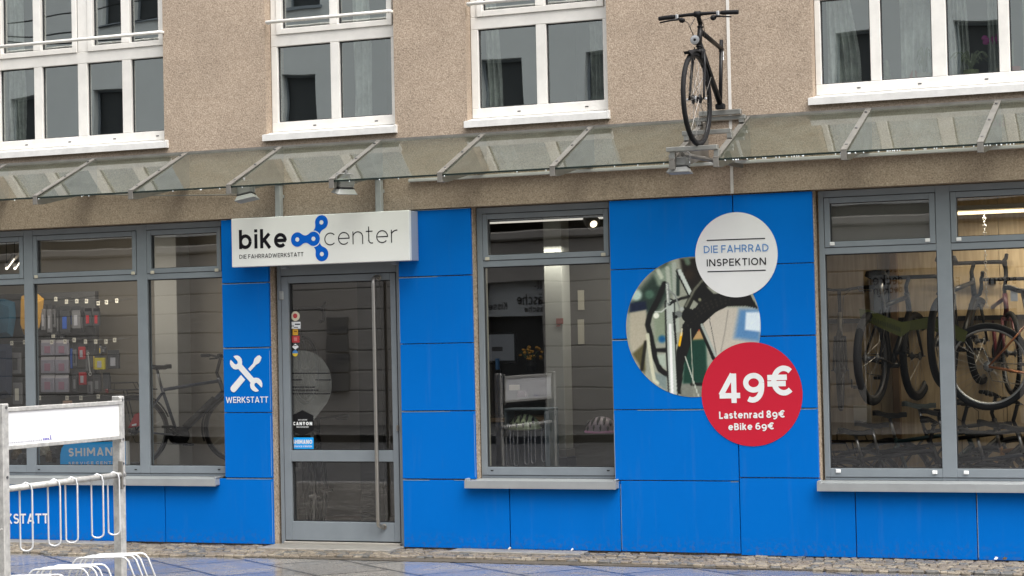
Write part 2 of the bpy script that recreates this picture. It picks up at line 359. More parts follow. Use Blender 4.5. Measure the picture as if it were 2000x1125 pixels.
def write(parent, txt, x0, x1, z, cap, w, y, m, name='lettering', slope=0., gap=.13, mir=False, bold_y=True):
    pos = 0.; out = []
    for i, c in enumerate(txt):
        a, ps = glyph(c, w); out += [[(pos+p[0], p[1]) for p in q] for q in ps]; pos += a+(gap if c != ' ' and i < len(txt)-1 else 0)
    sx = (x1-x0)/pos; b = MB()
    for k, q in enumerate(out):
        b.ribbon([(x0+p[0]*sx, z+p[1]*cap+p[0]*sx*slope) for p in q], w*cap*(.5+.5*min(1.3, sx/cap)) , y-k*4e-5)
    return b.build(name, m, parent)

# ------------------------------------------------------------------ ground
g = MB(); g.quad((-150, -150, -.16), (150, -150, -.16), (150, 60, -.16), (-150, 60, -.16))
struct(g.build('road', mat('asphalt', (.05, .05, .052), .55, var=.25, vscale=2, bump=.4, bscale=90)))
def wet_slabs():
    m = bpy.data.materials.new('wet granite slabs'); m.use_nodes = True; t = m.node_tree; b = t.nodes['Principled BSDF']; N = t.nodes.new; L = t.links.new
    g = N('ShaderNodeNewGeometry'); mp = N('ShaderNodeMapping'); mp.inputs['Rotation'].default_value = (0, 0, rad(38)); L(g.outputs['Position'], mp.inputs[0])
    br = N('ShaderNodeTexBrick'); br.inputs['Scale'].default_value = 1.; br.inputs['Brick Width'].default_value = .95; br.inputs['Row Height'].default_value = .62
    br.inputs['Mortar Size'].default_value = .018; br.inputs['Mortar Smooth'].default_value = .2; br.inputs['Color1'].default_value = (.13, .122, .112, 1); br.inputs['Color2'].default_value = (.19, .178, .16, 1); br.inputs['Mortar'].default_value = (.03, .027, .025, 1)
    L(mp.outputs[0], br.inputs[0])
    n = N('ShaderNodeTexNoise'); n.inputs['Scale'].default_value = 2.2; n.inputs['Detail'].default_value = 7; n.inputs['Roughness'].default_value = .7; L(g.outputs['Position'], n.inputs[0])
    n2 = N('ShaderNodeTexNoise'); n2.inputs['Scale'].default_value = 70; n2.inputs['Detail'].default_value = 3; L(g.outputs['Position'], n2.inputs[0])
    mr = N('ShaderNodeMapRange'); mr.inputs[1].default_value = .35; mr.inputs[2].default_value = .68; mr.inputs[3].default_value = .09; mr.inputs[4].default_value = .36; L(n.outputs['Fac'], mr.inputs[0]); L(mr.outputs[0], b.inputs['Roughness'])
    c = N('ShaderNodeMixRGB'); c.blend_type = 'MULTIPLY'; c.inputs[0].default_value = .8; L(br.outputs[0], c.inputs[1])
    r = N('ShaderNodeMapRange'); r.inputs[1].default_value = .3; r.inputs[2].default_value = .7; r.inputs[3].default_value = .65; r.inputs[4].default_value = 1.3; L(n2.outputs['Fac'], r.inputs[0]); L(r.outputs[0], c.inputs[2]); L(c.outputs[0], b.inputs['Base Color'])
    a = N('ShaderNodeMath'); a.operation = 'ADD'; s1 = N('ShaderNodeMath'); s1.operation = 'MULTIPLY'; s1.inputs[1].default_value = .25; L(n2.outputs['Fac'], s1.inputs[0]); L(s1.outputs[0], a.inputs[0])
    s2 = N('ShaderNodeMath'); s2.operation = 'MULTIPLY'; s2.inputs[1].default_value = -1.5; L(br.outputs['Fac'], s2.inputs[0]); L(s2.outputs[0], a.inputs[1])
    bp = N('ShaderNodeBump'); bp.inputs['Strength'].default_value = .4; bp.inputs['Distance'].default_value = .005; L(a.outputs[0], bp.inputs['Height']); L(bp.outputs[0], b.inputs['Normal'])
    b.inputs['Specular IOR Level'].default_value = .55
    return m
g = MB(); g.quad((-40, -7.2, -.012), (30, -7.2, -.012), (30, 7, -.012), (-40, 7, -.012)); struct(g.build('pavement', wet_slabs()))
g = MB()
for i in range(64): g.box(-36+i*1.0, -36+i*1.0+.99, -7.36, -7.2, -.18, -.004, .012)
struct(g.build('kerb', mat('kerb stone', (.24, .235, .23), .5, var=.2, vscale=8)))
# strip of small cobbles along the wall
b = MB(); rnd = random.Random(3)
b.mi = 0; b.quad((-14, -.80, -.008), (9, -.80, -.008), (9, .03, -.008), (-14, .03, -.008))
edge = lambda x: -.72-.10*math.sin(x*.9)-.14*math.exp(-((x+5.5)/1.2)**2)
y = -.03; row = 0
while y > -.96:
    d = rnd.uniform(.060, .080); x = -9.0+rnd.uniform(0, .1)
    while x < 4.2:
        wd = rnd.uniform(.06, .11)
        if y-d/2 > edge(x): b.mi = rnd.choice((1, 1, 2, 3)); h = rnd.uniform(.002, .012); n0 = len(b.v); b.box(x, x+wd-.010, y-d+.010+rnd.uniform(-.004, .004), y+rnd.uniform(-.004, .004), -.03, h, .007); sk_ = rnd.uniform(-.30, .05); tl_ = rnd.uniform(-.07, .07); b.v[n0:] = [(v[0]+sk_*(v[1]-y), v[1], v[2]+tl_*(v[0]-x-wd/2) if v[2] > -.02 else v[2]) for v in b.v[n0:]]
        x += wd
    y -= d; row += 1
struct(b.build('cobble_strip', [mat('joint sand', (.075, .062, .045), .9, var=.4, vscale=20), mat('cobble tan', (.16, .132, .098), .55, var=.35, vscale=30, bump=.5), mat('cobble grey', (.105, .10, .09), .5, var=.3, vscale=30, bump=.5), mat('cobble pale', (.22, .188, .142), .6, var=.3, vscale=30, bump=.5)]))

# ------------------------------------------------------------------ the shop building
B = thing('shop_building', 'beige rendered house with grey shop windows and blue panels at street level', 'building', (-1.5, .2, 0))
A0, A1, B0, B1, C0, C1, C2 = -4.545, -4.064, -2.798, -2.109, -.868, .188, .842
ZS = [0.0, .596, 1.176, 1.753, 2.328, 2.900]
XL, XR = -10.5, 6.0
# upper storey: rendered wall with window openings (z 2.90 .. 9)
OPEN = [(-7.05, -5.10), (-4.05, -2.79), (-2.112, -.845), (.872, 3.99)]
UW = [(x0, x1, 3.60, 5.75) for x0, x1 in OPEN]+[(x0, x1, 6.55, 8.4) for x0, x1 in OPEN]
b = MB()
def wall_with_holes(b, x0, x1, z0, z1, y0, y1, holes):
    xs = sorted({x0, x1, *[h[0] for h in holes], *[h[1] for h in holes]}); zs = sorted({z0, z1, *[h[2] for h in holes], *[h[3] for h in holes]})
    inh = lambda x, z: any(h[0] < x < h[1] and h[2] < z < h[3] for h in holes)
    for i in range(len(xs)-1):
        for j in range(len(zs)-1):
            if not inh((xs[i]+xs[i+1])/2, (zs[j]+zs[j+1])/2):
                b.quad((xs[i],y0,zs[j]),(xs[i+1],y0,zs[j]),(xs[i+1],y0,zs[j+1]),(xs[i],y0,zs[j+1]))
                b.quad((xs[i],y1,zs[j+1]),(xs[i+1],y1,zs[j+1]),(xs[i+1],y1,zs[j]),(xs[i],y1,zs[j]))
    for h in holes:
        b.quad((h[0],y0,h[2]),(h[0],y0,h[3]),(h[0],y1,h[3]),(h[0],y1,h[2])); b.quad((h[1],y0,h[3]),(h[1],y0,h[2]),(h[1],y1,h[2]),(h[1],y1,h[3]))
        b.quad((h[0],y0,h[3]),(h[1],y0,h[3]),(h[1],y1,h[3]),(h[0],y1,h[3])); b.quad((h[0],y1,h[2]),(h[1],y1,h[2]),(h[1],y0,h[2]),(h[0],y0,h[2]))
wall_with_holes(b, XL, XR, 2.905, 9.5, -.02, .32, UW)
b.quad((XL,.32,2.905),(XR,.32,2.905),(XR,-.02,2.905),(XL,-.02,2.905)); b.quad((XL,-.02,9.5),(XR,-.02,9.5),(XR,.32,9.5),(XL,.32,9.5))
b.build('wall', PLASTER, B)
# expansion joint in the render
b = MB(); b.box(.182, .206, -.026, -.018, 2.905, 9.4); b.build('expansion_joint', mat('joint sealant', (.66, .635, .59), .6, var=.1, vscale=10), B)
# ground floor masonry behind the panels
PIER = [(A0+.004, A1+.001, 0, 2.905), (B0-.03+.031, B1+.001, 0, 2.905), (C0+.004, C2+.001, 0, 2.905), (XL, A0+.004, 0, .555), (B1+.001, C0+.004, 0, .555), (C2+.001, XR, 0, .555)]
for x0, x1, z0, z1 in PIER:
    b = MB(); b.box(x0, x1, .034, .33, z0-.2, z1); b.build('pier' if z1 > 1 else 'window_breast', STONE, B)
# blue cladding panels: 30 mm thick with 7 mm open joints
PAN = []
def prow(x0, x1, z0, z1): PAN.append((x0, x1, z0, z1))
for k in range(1, 5): prow(A0, A1, ZS[k], ZS[k+1]); prow(B0, B1, ZS[k], ZS[k+1])
prow(C0, C1, ZS[1], ZS[2]); prow(C0, C1, ZS[2], ZS[3]); prow(C0, C1, ZS[3], ZS[4]); prow(C0, C1, ZS[4], ZS[5])
prow(C1, C2, .624, ZS[2]); prow(C1, C2, ZS[2], ZS[3]); prow(C1, C2, ZS[3], ZS[4]); prow(C1, C2, ZS[4], ZS[5])
LOW = [-9.5, -8.4, -7.35, -6.285, -5.170, A1]
for i in range(5): prow(LOW[i], LOW[i+1], .012, .596)
for x0, x1 in ((B0, -1.808), (-1.808, -.824), (-.824, C1)): prow(x0, x1, .012, .596)
for x0, x1 in ((1.122, 2.06), (2.06, 3.0), (3.0, 3.95), (3.95, 4.9)): prow(x0, x1, .004, .535)
rp = random.Random(5)
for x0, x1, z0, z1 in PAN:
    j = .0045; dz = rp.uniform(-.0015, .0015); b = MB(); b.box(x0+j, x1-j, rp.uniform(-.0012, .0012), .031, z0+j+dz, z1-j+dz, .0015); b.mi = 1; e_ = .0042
    q = x0+j+.002; zt_ = z1-j+dz                      # pale worn core plus painted-in light caught along the upper edge, in uneven lengths
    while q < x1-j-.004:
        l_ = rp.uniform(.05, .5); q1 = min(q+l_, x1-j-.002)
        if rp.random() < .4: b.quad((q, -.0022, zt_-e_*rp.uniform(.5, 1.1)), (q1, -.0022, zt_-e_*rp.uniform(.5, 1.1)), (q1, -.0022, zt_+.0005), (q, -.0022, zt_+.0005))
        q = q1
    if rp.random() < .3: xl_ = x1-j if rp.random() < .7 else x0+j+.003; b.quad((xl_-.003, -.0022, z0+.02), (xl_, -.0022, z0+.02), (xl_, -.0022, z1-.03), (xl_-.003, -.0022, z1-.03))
    b.build('facade_panel', [BLUE, mat('worn lit panel edge', (.27, .37, .50), .7)], B)
b = MB(); b.mi = 0; b.plate([(C1+.0035, .0075), (1.1185, .0075), (1.1185, .5315), (.842, .5315), (.842, .6205), (C1+.0035, .6205)], 0, .031); b.build('facade_panel', BLUE, B)
# ---- window maker
def rect_frame(b, x0, x1, z0, z1, wl, wr, wb, wt, y0, y1):
    b.box(x0, x0+wl, y0, y1, z0, z1, .003); b.box(x1-wr, x1, y0, y1, z0, z1, .003); b.box(x0+wl, x1-wr, y0, y1, z0, z0+wb, .003); b.box(x0+wl, x1-wr, y0, y1, z1-wt, z1, .003)
def sash(b, x0, x1, z0, z1, w, y0, y1): rect_frame(b, x0, x1, z0, z1, w, w, w, w, y0, y1)
def gasket(b, x0, x1, z0, z1, y, t=.007):   # thin black seal round a pane
    rect_frame(b, x0-.001, x1+.001, z0-.001, z1+.001, t, t, t, t, y, y+.012)
def groove(b, x0, x1, z0, z1, y): rect_frame(b, x0, x1, z0, z1, .006, .006, .006, .006, y, y+.004)
CAPM = mat('cream vent cap', (.56, .52, .42), .5); WCAP = mat('white vent cap', (.85, .85, .85), .4)
def shop_window(x0, x1, bays, caps, capm, sill0, sill1, zb=.603):
    """bays: (glass x0, glass x1) of every light; fanlight above each one"""
    ys, yg = .10, .135
    b = MB(); prev = x0
    for (g0, g1) in bays: b.box(prev, g0, ys, ys+.07, zb, 2.899, .003); prev = g1
    b.box(prev, x1, ys, ys+.07, zb, 2.899, .003)
    for (g0, g1) in bays:
        b.box(g0, g1, ys+.001, ys+.068, zb, .696, .003); b.box(g0, g1, ys+.001, ys+.068, 2.392, 2.899-.045, .003) if False else None
        b.box(g0, g1, ys+.001, ys+.068, 2.392, 2.444, .003); b.box(g0, g1, ys+.001, ys+.068, 2.846, 2.899, .003)
    w = b.build('window', GREY, B)
    b = MB(); b.box(x0+.01, x1-.01, ys-.004, ys+.002, zb+.022, zb+.026); b.build('trim_line', DARK, w)
    for (g0, g1) in bays:
        b = MB(); sash(b, g0+.004, g1-.004, 2.448, 2.842, .044, ys-.004, ys+.06); f = b.build('fanlight_sash', GREY, w)
        b = MB(); groove(b, g0-.001, g1+.001, 2.443, 2.847, ys+.0022); gasket(b, g0+.046, g1-.046, 2.49, 2.80, ys+.02, .008); gasket(b, g0, g1, .696, 2.392, ys+.022, .009); b.build('gasket', RUBBER, w)
        for (za, zc, xa, xb) in ((.697, 2.391, g0+.002, g1-.002), (2.491, 2.80, g0+.046, g1-.046)):
            b = MB(); b.quad((xa,yg,za),(xb,yg,za),(xb,yg,zc),(xa,yg,zc)); b.build('pane', SHOPG, w)
    for (cx, cz) in caps:
        b = MB(); b.box(cx-.019, cx+.019, ys-.011, ys+.002, cz-.014, cz+.014, .003); b.build('vent_cap', capm, w)
    b = MB(); b.quad((sill0+.004,.10,.602),(sill0+.004,-.072,.590),(sill1-.004,-.072,.590),(sill1-.004,.10,.602)); b.box(sill0, sill1, -.075, -.070, .528, .5905)
    b.box(sill0, sill0+.004, -.070, .034, .535, .60); b.box(sill1-.004, sill1, -.070, .034, .535, .60); b.quad((sill0,.034,.530),(sill1,.034,.530),(sill1,-.07,.530),(sill0,-.07,.530))
    b.box(sill0, sill0+.022, -.066, .03, .589, .609, .003); b.box(sill1-.022, sill1, -.066, .03, .589, .609, .003)
    b.build('window_sill', ALU, w)
    return w
LB = [(-9.35, -8.20), (-8.09, -6.735), (-6.632, -5.492), (-5.385, -4.600)]
WL = shop_window(XL, A0-.002, LB, [(at(*p, .09)) for p in ((70, 540.5), (259.5, 533.5), (297, 532), (422.5, 527.5))], CAPM, -9.4, -4.60)
WL['label'] = 'wide grey shop window with fanlights left of the door'
WM = shop_window(-2.100, C0+.02, [(-2.048, -.905)], [(at(*p, .09)) for p in ((951.5, 505.5), (1178, 497))], CAPM, -2.185, -.835)
WM['label'] = 'narrow grey shop window between blue panels'
WR = shop_window(.862, 5.2, [(.906, 1.790), (1.903, 2.95), (3.06, 4.1)], [(at(*p, .09)) for p in ((1625, 476), (1811.5, 469), (1872.5, 467), (1637, 920), (1825.5, 922.5), (1887, 923))], WCAP, .838, 4.3)
WR['label'] = 'wide grey shop window right of the round signs'
# drain slots
for w_, pts in ((WL, ((36, 540), (76, 917), (265, 917), (428, 917))), (WM, ((961, 919), (1188, 919)))):
    for p in pts:
        q = at(*p, .098); b = MB(); b.mi = 0; b.poly([(q[0]-.016, q[1]+.005), (q[0]+.016, q[1]+.005), (q[0]+.009, q[1]-.006), (q[0]-.009, q[1]-.006)][::-1], .0985); b.build('drain_slot', RUBBER, w_)
# ---- door
b = MB(); b.box(A1+.024, -4.002, .10, .17, -.005, 2.899, .003); b.box(-2.868, B0-.002+.006, .10, .17, -.005, 2.899, .003); b.box(-4.002, -2.868, .101, .169, 2.380, 2.899, .003)
DF = b.build('door_frame', GREY, B)
b = MB(); b.box(-4.002, -2.868, .07, .2, -.01, .036, .004); b.build('threshold', mat('aluminium threshold', (.5, .47, .42), .4, .4, var=.15), DF)
b = MB(); rect_frame(b, -3.996, -2.874, .046, 2.374, .070, .052, .165, .060, .096, .160); b.box(-3.926, -2.926, .097, .159, .738, .836, .003)
D = b.build('door', GREY, B); D['label'] = 'grey framed glass door with a long upright bar handle'
b = MB(); groove(b, -4.003, -2.867, .040, 2.381, .1015); gasket(b, -3.926, -2.926, .836, 2.314, .122, .010); gasket(b, -3.926, -2.926, .211, .738, .122, .010); b.build('gasket', RUBBER, D)
for za, zc in ((.836, 2.314), (.211, .738)):
    b = MB(); b.quad((-3.924,.140,za),(-2.928,.140,za),(-2.928,.140,zc),(-3.924,.140,zc)); b.build('pane', SHOPG, D)
hx = -3.05
b = MB(); b.tube([(hx+.02, .10, 2.335), (hx+.012, .06, 2.345), (hx, .028, 2.325), (hx, .024, 2.28), (hx, .024, .26), (hx, .03, .195), (hx+.018, .06, .178), (hx+.025, .10, .178)], .0175, 12)
b.build('handle', BRUSH, D, True)
b = MB(); b.lathe((hx+.02, .096, 2.335), (0, -1, 0), [(0, .026), (.008, .026)]); b.lathe((hx+.025, .096, .178), (0, -1, 0), [(0, .024), (.008, .024)]); b.build('handle_rosette', BRUSH, D)
b = MB(); q = at(549.5, 577, .09); b.box(q[0]-.022, q[0]+.022, .084, .097, q[1]-.04, q[1]+.04, .006); b.build('hinge', mat('hinge grey', (.36, .37, .36), .35, .5), D)
b = MB(); q = at(776.5, 836, .09); b.box(q[0]-.009, q[0]+.009, .080, .098, q[1]-.026, q[1]+.026, .005); b.build('lock_cylinder', BRUSH, D)
# stickers on the pane (all flat foils on the glass, 1 to 3 mm proud of it)
def foil(name, parent, m, y=.1385): return lambda bb: bb.build(name, m, parent)
def pxpoly(pts, y): return [at(px, py, y) for px, py in pts]
YS = .1375
def sticker(label, shapes):
    root = None
    for k, (pts, m) in enumerate(shapes):
        bb = MB(); yy = YS-k*.0004
        if len(pts) == 2 and not hasattr(pts[1], '__len__'): bb.disc(at(*pts[0], yy), pts[1], yy, 40)
        else: bb.poly(pxpoly(pts, yy), yy)
        o = bb.build('sticker' if k == 0 else 'print', m, D if k == 0 else root)
        if k == 0: root = o; o['label'] = label
        else: o.parent = D; o.name = 'sticker_print'
    return root
CREAM = mat('cream print', (.72, .66, .50), .5); YEL = mat('yellow print', (.72, .50, .04), .5); ORA = mat('orange print', (.68, .36, .03), .5); PINK = mat('red sticker', (.50, .045, .05), .5); CYAN = mat('cyan print', (.0, .38, .95), .5); UBL = mat('flag blue', (.06, .22, .55), .5)
R4 = lambda a, c, e, d: [(a, c), (e, c), (e, d), (a, d)]
sticker('round cream sticker with a red centre', [(((577, 617.5), .043), CREAM), (((576.5, 617), .022), PINK)])
sticker('white rectangular sticker', [(R4(567.5, 628.5, 587, 642), PUREW), (R4(576, 632, 586, 634.5), INK), (R4(569, 636, 574, 637.5), INK), (R4(574, 638.6, 582, 640), INK)])
sticker('small orange square sticker', [(R4(571.5, 643, 582, 654.5), ORA), (R4(574, 646, 580, 648.2), mat('brown print', (.16, .06, .01), .6))])
sticker('red rectangular sticker', [(R4(569, 656, 585, 669), PINK), (R4(574, 659, 580, 666), mat('pale red print', (.62, .2, .2), .5))])
sticker('white diamond sticker', [([(570.5, 677.5), (577, 671), (583.5, 677.5), (577, 683)], PUREW), (R4(574, 674.2, 579.5, 675.8), INK)])
cx, cz = at(576.5, 690, YS); bb = MB(); bb.poly([(cx+.028*math.cos(a), cz+.028*math.sin(a)) for a in np.linspace(0, math.pi, 16)], YS); o = bb.build('sticker', UBL, D); o['label'] = 'round blue and yellow sticker'
bb = MB(); bb.poly([(cx+.028*math.cos(a), cz+.028*math.sin(a)) for a in np.linspace(-math.pi, 0, 16)], YS-.0004); bb.build('sticker_print', YEL, D)
hexp = [(569, 811.5), (591, 801), (612, 811.5), (612, 840), (591, 852), (569, 840)]
o = sticker('black hexagonal sticker with white lettering', [(hexp, BLACKM)])
def wr(parent, txt, pl, pr_, pt, w, y, m, **k):   # text between two baseline pixels, cap top pixel
    a = at(*pl, y); c = at(*pr_, y); t = at(*pt, y); return write(parent, txt, a[0], c[0], a[1], t[1]-a[1]-(c[1]-a[1])*(t[0]-a[0])/(c[0]-a[0]), w, y, m, slope=(c[1]-a[1])/(c[0]-a[0]), **k)
wr(D, 'CANYON', (572, 830.5), (610, 830.5), (572, 824), .28, YS-.002, PUREW); wr(D, 'ADVANCED', (582, 821.2), (600, 821.2), (582, 819), .2, YS-.002, PUREW); wr(D, 'SERVICEPARTNER', (579, 835.2), (603, 835.2), (579, 832.8), .2, YS-.002, PUREW)
sticker('light blue rectangular sticker with white lettering', [(R4(569.5, 854.5, 612.5, 877), CYAN)])
wr(D, 'SHIMANO', (571.5, 867), (610, 867), (571.5, 858.8), .24, YS-.002, PUREW); wr(D, 'SERVICE CENTER', (571.5, 873.6), (610, 873.6), (571.5, 870.3), .2, YS-.002, PUREW)
# speech bubble foil with the opening hours
FROST = glass('frosted foil', 1., (.68, .70, .68), dirt=.26, dirtcol=(.34, .345, .33), fmin=.03, fmax=.3)
cx, cz = at(589, 750, YS+.001); r_ = .30; pts = [(max(cx+r_*math.cos(a), -3.915), cz+r_*math.sin(a)) for a in np.linspace(-.95, math.pi+1.2, 50)]
tip = at(600, 838, YS+.001); pts = [tip]+pts[1:]; bb = MB(); bb.poly(pts, YS+.0012); o = bb.build('sticker', FROST, D); o['label'] = 'pale speech bubble foil with opening hours'
rr = random.Random(11); bb = MB()
for (x0, x1, yy) in ((571, 645, 729), (571, 590, 742), (616, 646, 742), (571, 616, 756), (571, 623, 762), (571, 645, 769)):
    x = x0
    while x < x1:
        ww = rr.uniform(2, 5); bb.poly(pxpoly(R4(x, yy-1.1, min(x+ww, x1), yy+1.1), YS-.0004), YS-.0004); x += ww+1.2
bb.build('sticker_print', INK, D)
# flat stone covers let into the cobbles
for (x0, x1, y0, y1) in ((A1+.0, B0+.0, -.30, .06), (-2.28, -1.1, -.26, -.03), (-6.9, -5.6, -.26, -.03)):
    b = MB(); b.box(x0, x1, y0, y1, -.05, .018, .006); b.build('stone_cover', mat('stone cover', (.24, .225, .20), .5, var=.25, vscale=9, bump=.3), B)

# ---- upper windows
def upper_window(x0, x1, lights, zb, zt, sill, railing, label, central=None, sashes=None):
    y0, y1, yg = .078, .15, .115; z1, z2, z3 = zb+.085, zb+.76, zb+.865
    b = MB(); prev = x0; b.box(x0, x1, y0, y1, zb, z1, .004); b.box(x0, x1, y0+.0005, y1-.0005, z2, z3, .004); b.box(x0, x1, y0, y1, zt-.06, zt, .004)
    for (g0, g1) in lights:
        m_ = prev == x0; b.box(prev, g0, y0+.001, y1-.001, z1, z2, .004); prev = g1
    b.box(prev, x1, y0+.001, y1-.001, z1, z2, .004)
    for (s0, s1) in (sashes or [(x0+.06, x1-.04)]): pass
    SS = sashes or [(x0+.062, x1-.05)]
    prev = x0
    for (s0, s1) in SS: b.box(prev, s0-.004, y0+.001, y1-.001, z3, zt-.06, .004); prev = s1+.004
    b.box(prev, x1, y0+.001, y1-.001, z3, zt-.06, .004)
    w = b.build('upper_window', WHITE, B); w['label'] = label
    b = MB()
    for (s0, s1) in SS: groove(b, s0-.004, s1+.004, z3-.004, zt-.056, y0+.003)
    for (g0, g1) in lights: gasket(b, g0, g1, z1, z2, yg-.012, .010)
    gk = b
    for (s0, s1) in SS:
        b = MB(); n = 2; rect_frame(b, s0, s1, z3, zt-.06, .052, .052, .05, .05, y0-.012, y1-.01)
        mid = [g for g in lights if s0-.1 < (g[0]+g[1])/2 < s1+.1]; ed = [s0+.052]
        for i in range(len(mid)-1):
            a, c = mid[i][1]+.004, mid[i+1][0]-.004; b.box(a, c, y0-.0115, y1-.012, z3+.05, zt-.11, .004); ed += [a, c]
        ed.append(s1-.052); b.build('sash', WHITE, w)
        for i in range(0, len(ed), 2):
            gasket(gk, ed[i], ed[i+1], z3+.05, zt-.11, yg-.012, .012)
            q = MB(); q.quad((ed[i],yg,z3+.05),(ed[i+1],yg,z3+.05),(ed[i+1],yg,zt-.11),(ed[i],yg,zt-.11)); q.build('pane', UPG, w)
    gk.build('gasket', RUBBER, w)
    for (g0, g1) in lights:
        q = MB(); q.quad((g0,yg,z1),(g1,yg,z1),(g1,yg,z2),(g0,yg,z2)); q.build('pane', UPG, w)
        q = MB(); m_ = (g0+g1)/2+.1; q.box(m_-.014, m_+.014, y0-.003, y0+.002, zb+.035, zb+.043); q.build('drain_slot', RUBBER, w)
    b = MB(); s0, s1 = sill; zs = zb-.088
    b.quad((s0,.08,zb-.002),(s0,-.055,zs+.055),(s1,-.055,zs+.055),(s1,.08,zb-.002)); b.box(s0, s1, -.06, -.054, zs, zs+.056); b.quad((s0,-.018,zs+.004),(s1,-.018,zs+.004),(s1,-.056,zs+.004),(s0,-.056,zs+.004))
    b.box(s1-.018, s1, -.062, .02, zs-.002, zs+.07, .003); b.box(s0, s0+.012, -.054, .0, zs+.002, zs+.055); b.build('window_sill', SILLW, w)
    if railing:
        r0, r1 = railing; b = MB(); b.tube([(r0+.012, .0, 4.62), (r0+.012, -.05, 4.622), (r1-.02, -.05, 4.622), (r1-.014, -.04, 4.622), (r1-.012, .0, 4.62)], .0155, 10); b.build('guard_rail', WHITE, w, True)
    return w
L1 = [(-6.955, -6.573), (-6.481, -6.087), (-5.983, -5.604), (-5.505, -5.160)]; L2 = [(-3.982, -3.455), (-3.368, -2.865)]; L3 = [(-2.041, -1.512), (-1.420, -.915)]
L4 = [(.922, 1.317), (1.40, 1.80), (1.914, 2.314), (2.395, 2.79), (2.88, 3.26), (3.35, 3.93)]
for zb, zt, rl in ((3.66, 5.75, True), (6.60, 8.4, False)):
    upper_window(-7.045, -5.102, L1, zb, zt, (-7.12, -5.055), (-7.06, -5.085) if rl else None, 'white upper window of four lights, leftmost' if rl else 'white top floor window, leftmost', sashes=[(-6.975, -6.085), (-5.965, -5.150)])
    upper_window(-4.045, -2.795, L2, zb, zt, (-4.072, -2.768), (-4.03, -2.79) if rl else None, 'white upper window above the shop sign' if rl else 'white top floor window above the shop sign')
    upper_window(-2.108, -.85, L3, zb, zt, (-2.128, -.828), (-2.09, -.84) if rl else None, 'white upper window above the narrow shop window' if rl else 'white top floor window above the narrow shop window')
    upper_window(.875, 3.985, L4, zb, zt, (.842, 4.02), None, 'white upper window with curtains and flowers behind it' if rl else 'white top floor window, rightmost', sashes=[(.94, 1.80), (1.92, 2.80), (2.9, 3.93)])
# ---- rooms behind the glass
b = MB(); x0, x1 = XL, XR
WALLIN = mat('interior grey', (.30, .29, .27), .8, var=.08)
b.quad((x0,.33,.03),(x1,.33,.03),(x1,6.5,.03),(x0,6.5,.03)); b.build('interior_floor', mat('interior floor', (.10, .065, .045), .45, var=.25, vscale=5), B)
b = MB(); b.quad((x0,6.5,0),(x1,6.5,0),(x1,6.5,3.1),(x0,6.5,3.1)); b.quad((x0,.33,0),(x0,6.5,0),(x0,6.5,3.1),(x0,.33,3.1)); b.quad((x1,6.5,0),(x1,.33,0),(x1,.33,3.1),(x1,6.5,3.1)); b.build('interior_wall', WALLIN, B)
b = MB(); b.quad((x0,.33,3.06),(x0,6.5,3.06),(x1,6.5,3.06),(x1,.33,3.06)); b.build('interior_ceiling', mat('interior ceiling', (.5, .49, .46), .9), B)
UPIN = mat('upper room', (.15, .165, .155), .9)
b = MB()
for za, zc in ((3.62, 6.2), (6.5, 9.3)):
    b.quad((x0,3.6,za),(x1,3.6,za),(x1,3.6,zc),(x0,3.6,zc)); b.quad((x0,.33,za),(x1,.33,za),(x1,3.6,za),(x0,3.6,za)); b.quad((x0,.33,zc),(x0,3.6,zc),(x1,3.6,zc),(x1,.33,zc))
    for xx in (-10.4, -4.6, -2.45, .2, 5.9): b.quad((xx,.33,za),(xx,3.6,za),(xx,3.6,zc),(xx,.33,zc))
b.build('upper_room', UPIN, B)
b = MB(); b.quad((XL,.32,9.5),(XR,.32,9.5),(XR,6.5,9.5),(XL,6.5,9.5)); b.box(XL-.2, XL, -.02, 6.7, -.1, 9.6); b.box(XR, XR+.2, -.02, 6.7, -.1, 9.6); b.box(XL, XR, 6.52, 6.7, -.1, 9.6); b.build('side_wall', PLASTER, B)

# ------------------------------------------------------------------ light box sign over the door
SX0, SX1, SZ0, SZ1, SY = -4.325, -2.597, 2.461, 2.889, -.190
SG = thing('shop_sign', 'white light box sign with black lettering and blue chain emblem over the door', 'sign', (-3.46, -.1, 2.67))
b = MB(); b.box(SX0, SX1, SY, SY+.045, SZ0, SZ1, .004); b.build('front_cover', SIGNW, SG)
b = MB(); b.box(SX0+.003, SX1-.003, SY+.046, -.004, SZ0+.003, SZ1-.003, .003); b.build('case', SIGNG, SG)
ys = SY-.0012
wr(SG, 'bike', (466.8, 486.6), (560.7, 483.2), (466.8, 449.2), .165, ys, INK, gap=.12)
wr(SG, 'center', (633.6, 479.7), (776.9, 473.4), (633.6, 446.6), .056, ys, INK, gap=.155)
wr(SG, 'DIE FAHRRADWERKSTATT', (467.5, 505.6), (592.8, 500.4), (467.5, 497.7), .135, ys, INK, gap=.13)
def P2(px, py, y=SY): return np.array(at(px, py, y))
sc = (at(612, 440, SY)[1]-at(612, 490, SY)[1])/50      # metres per photo pixel on the sign
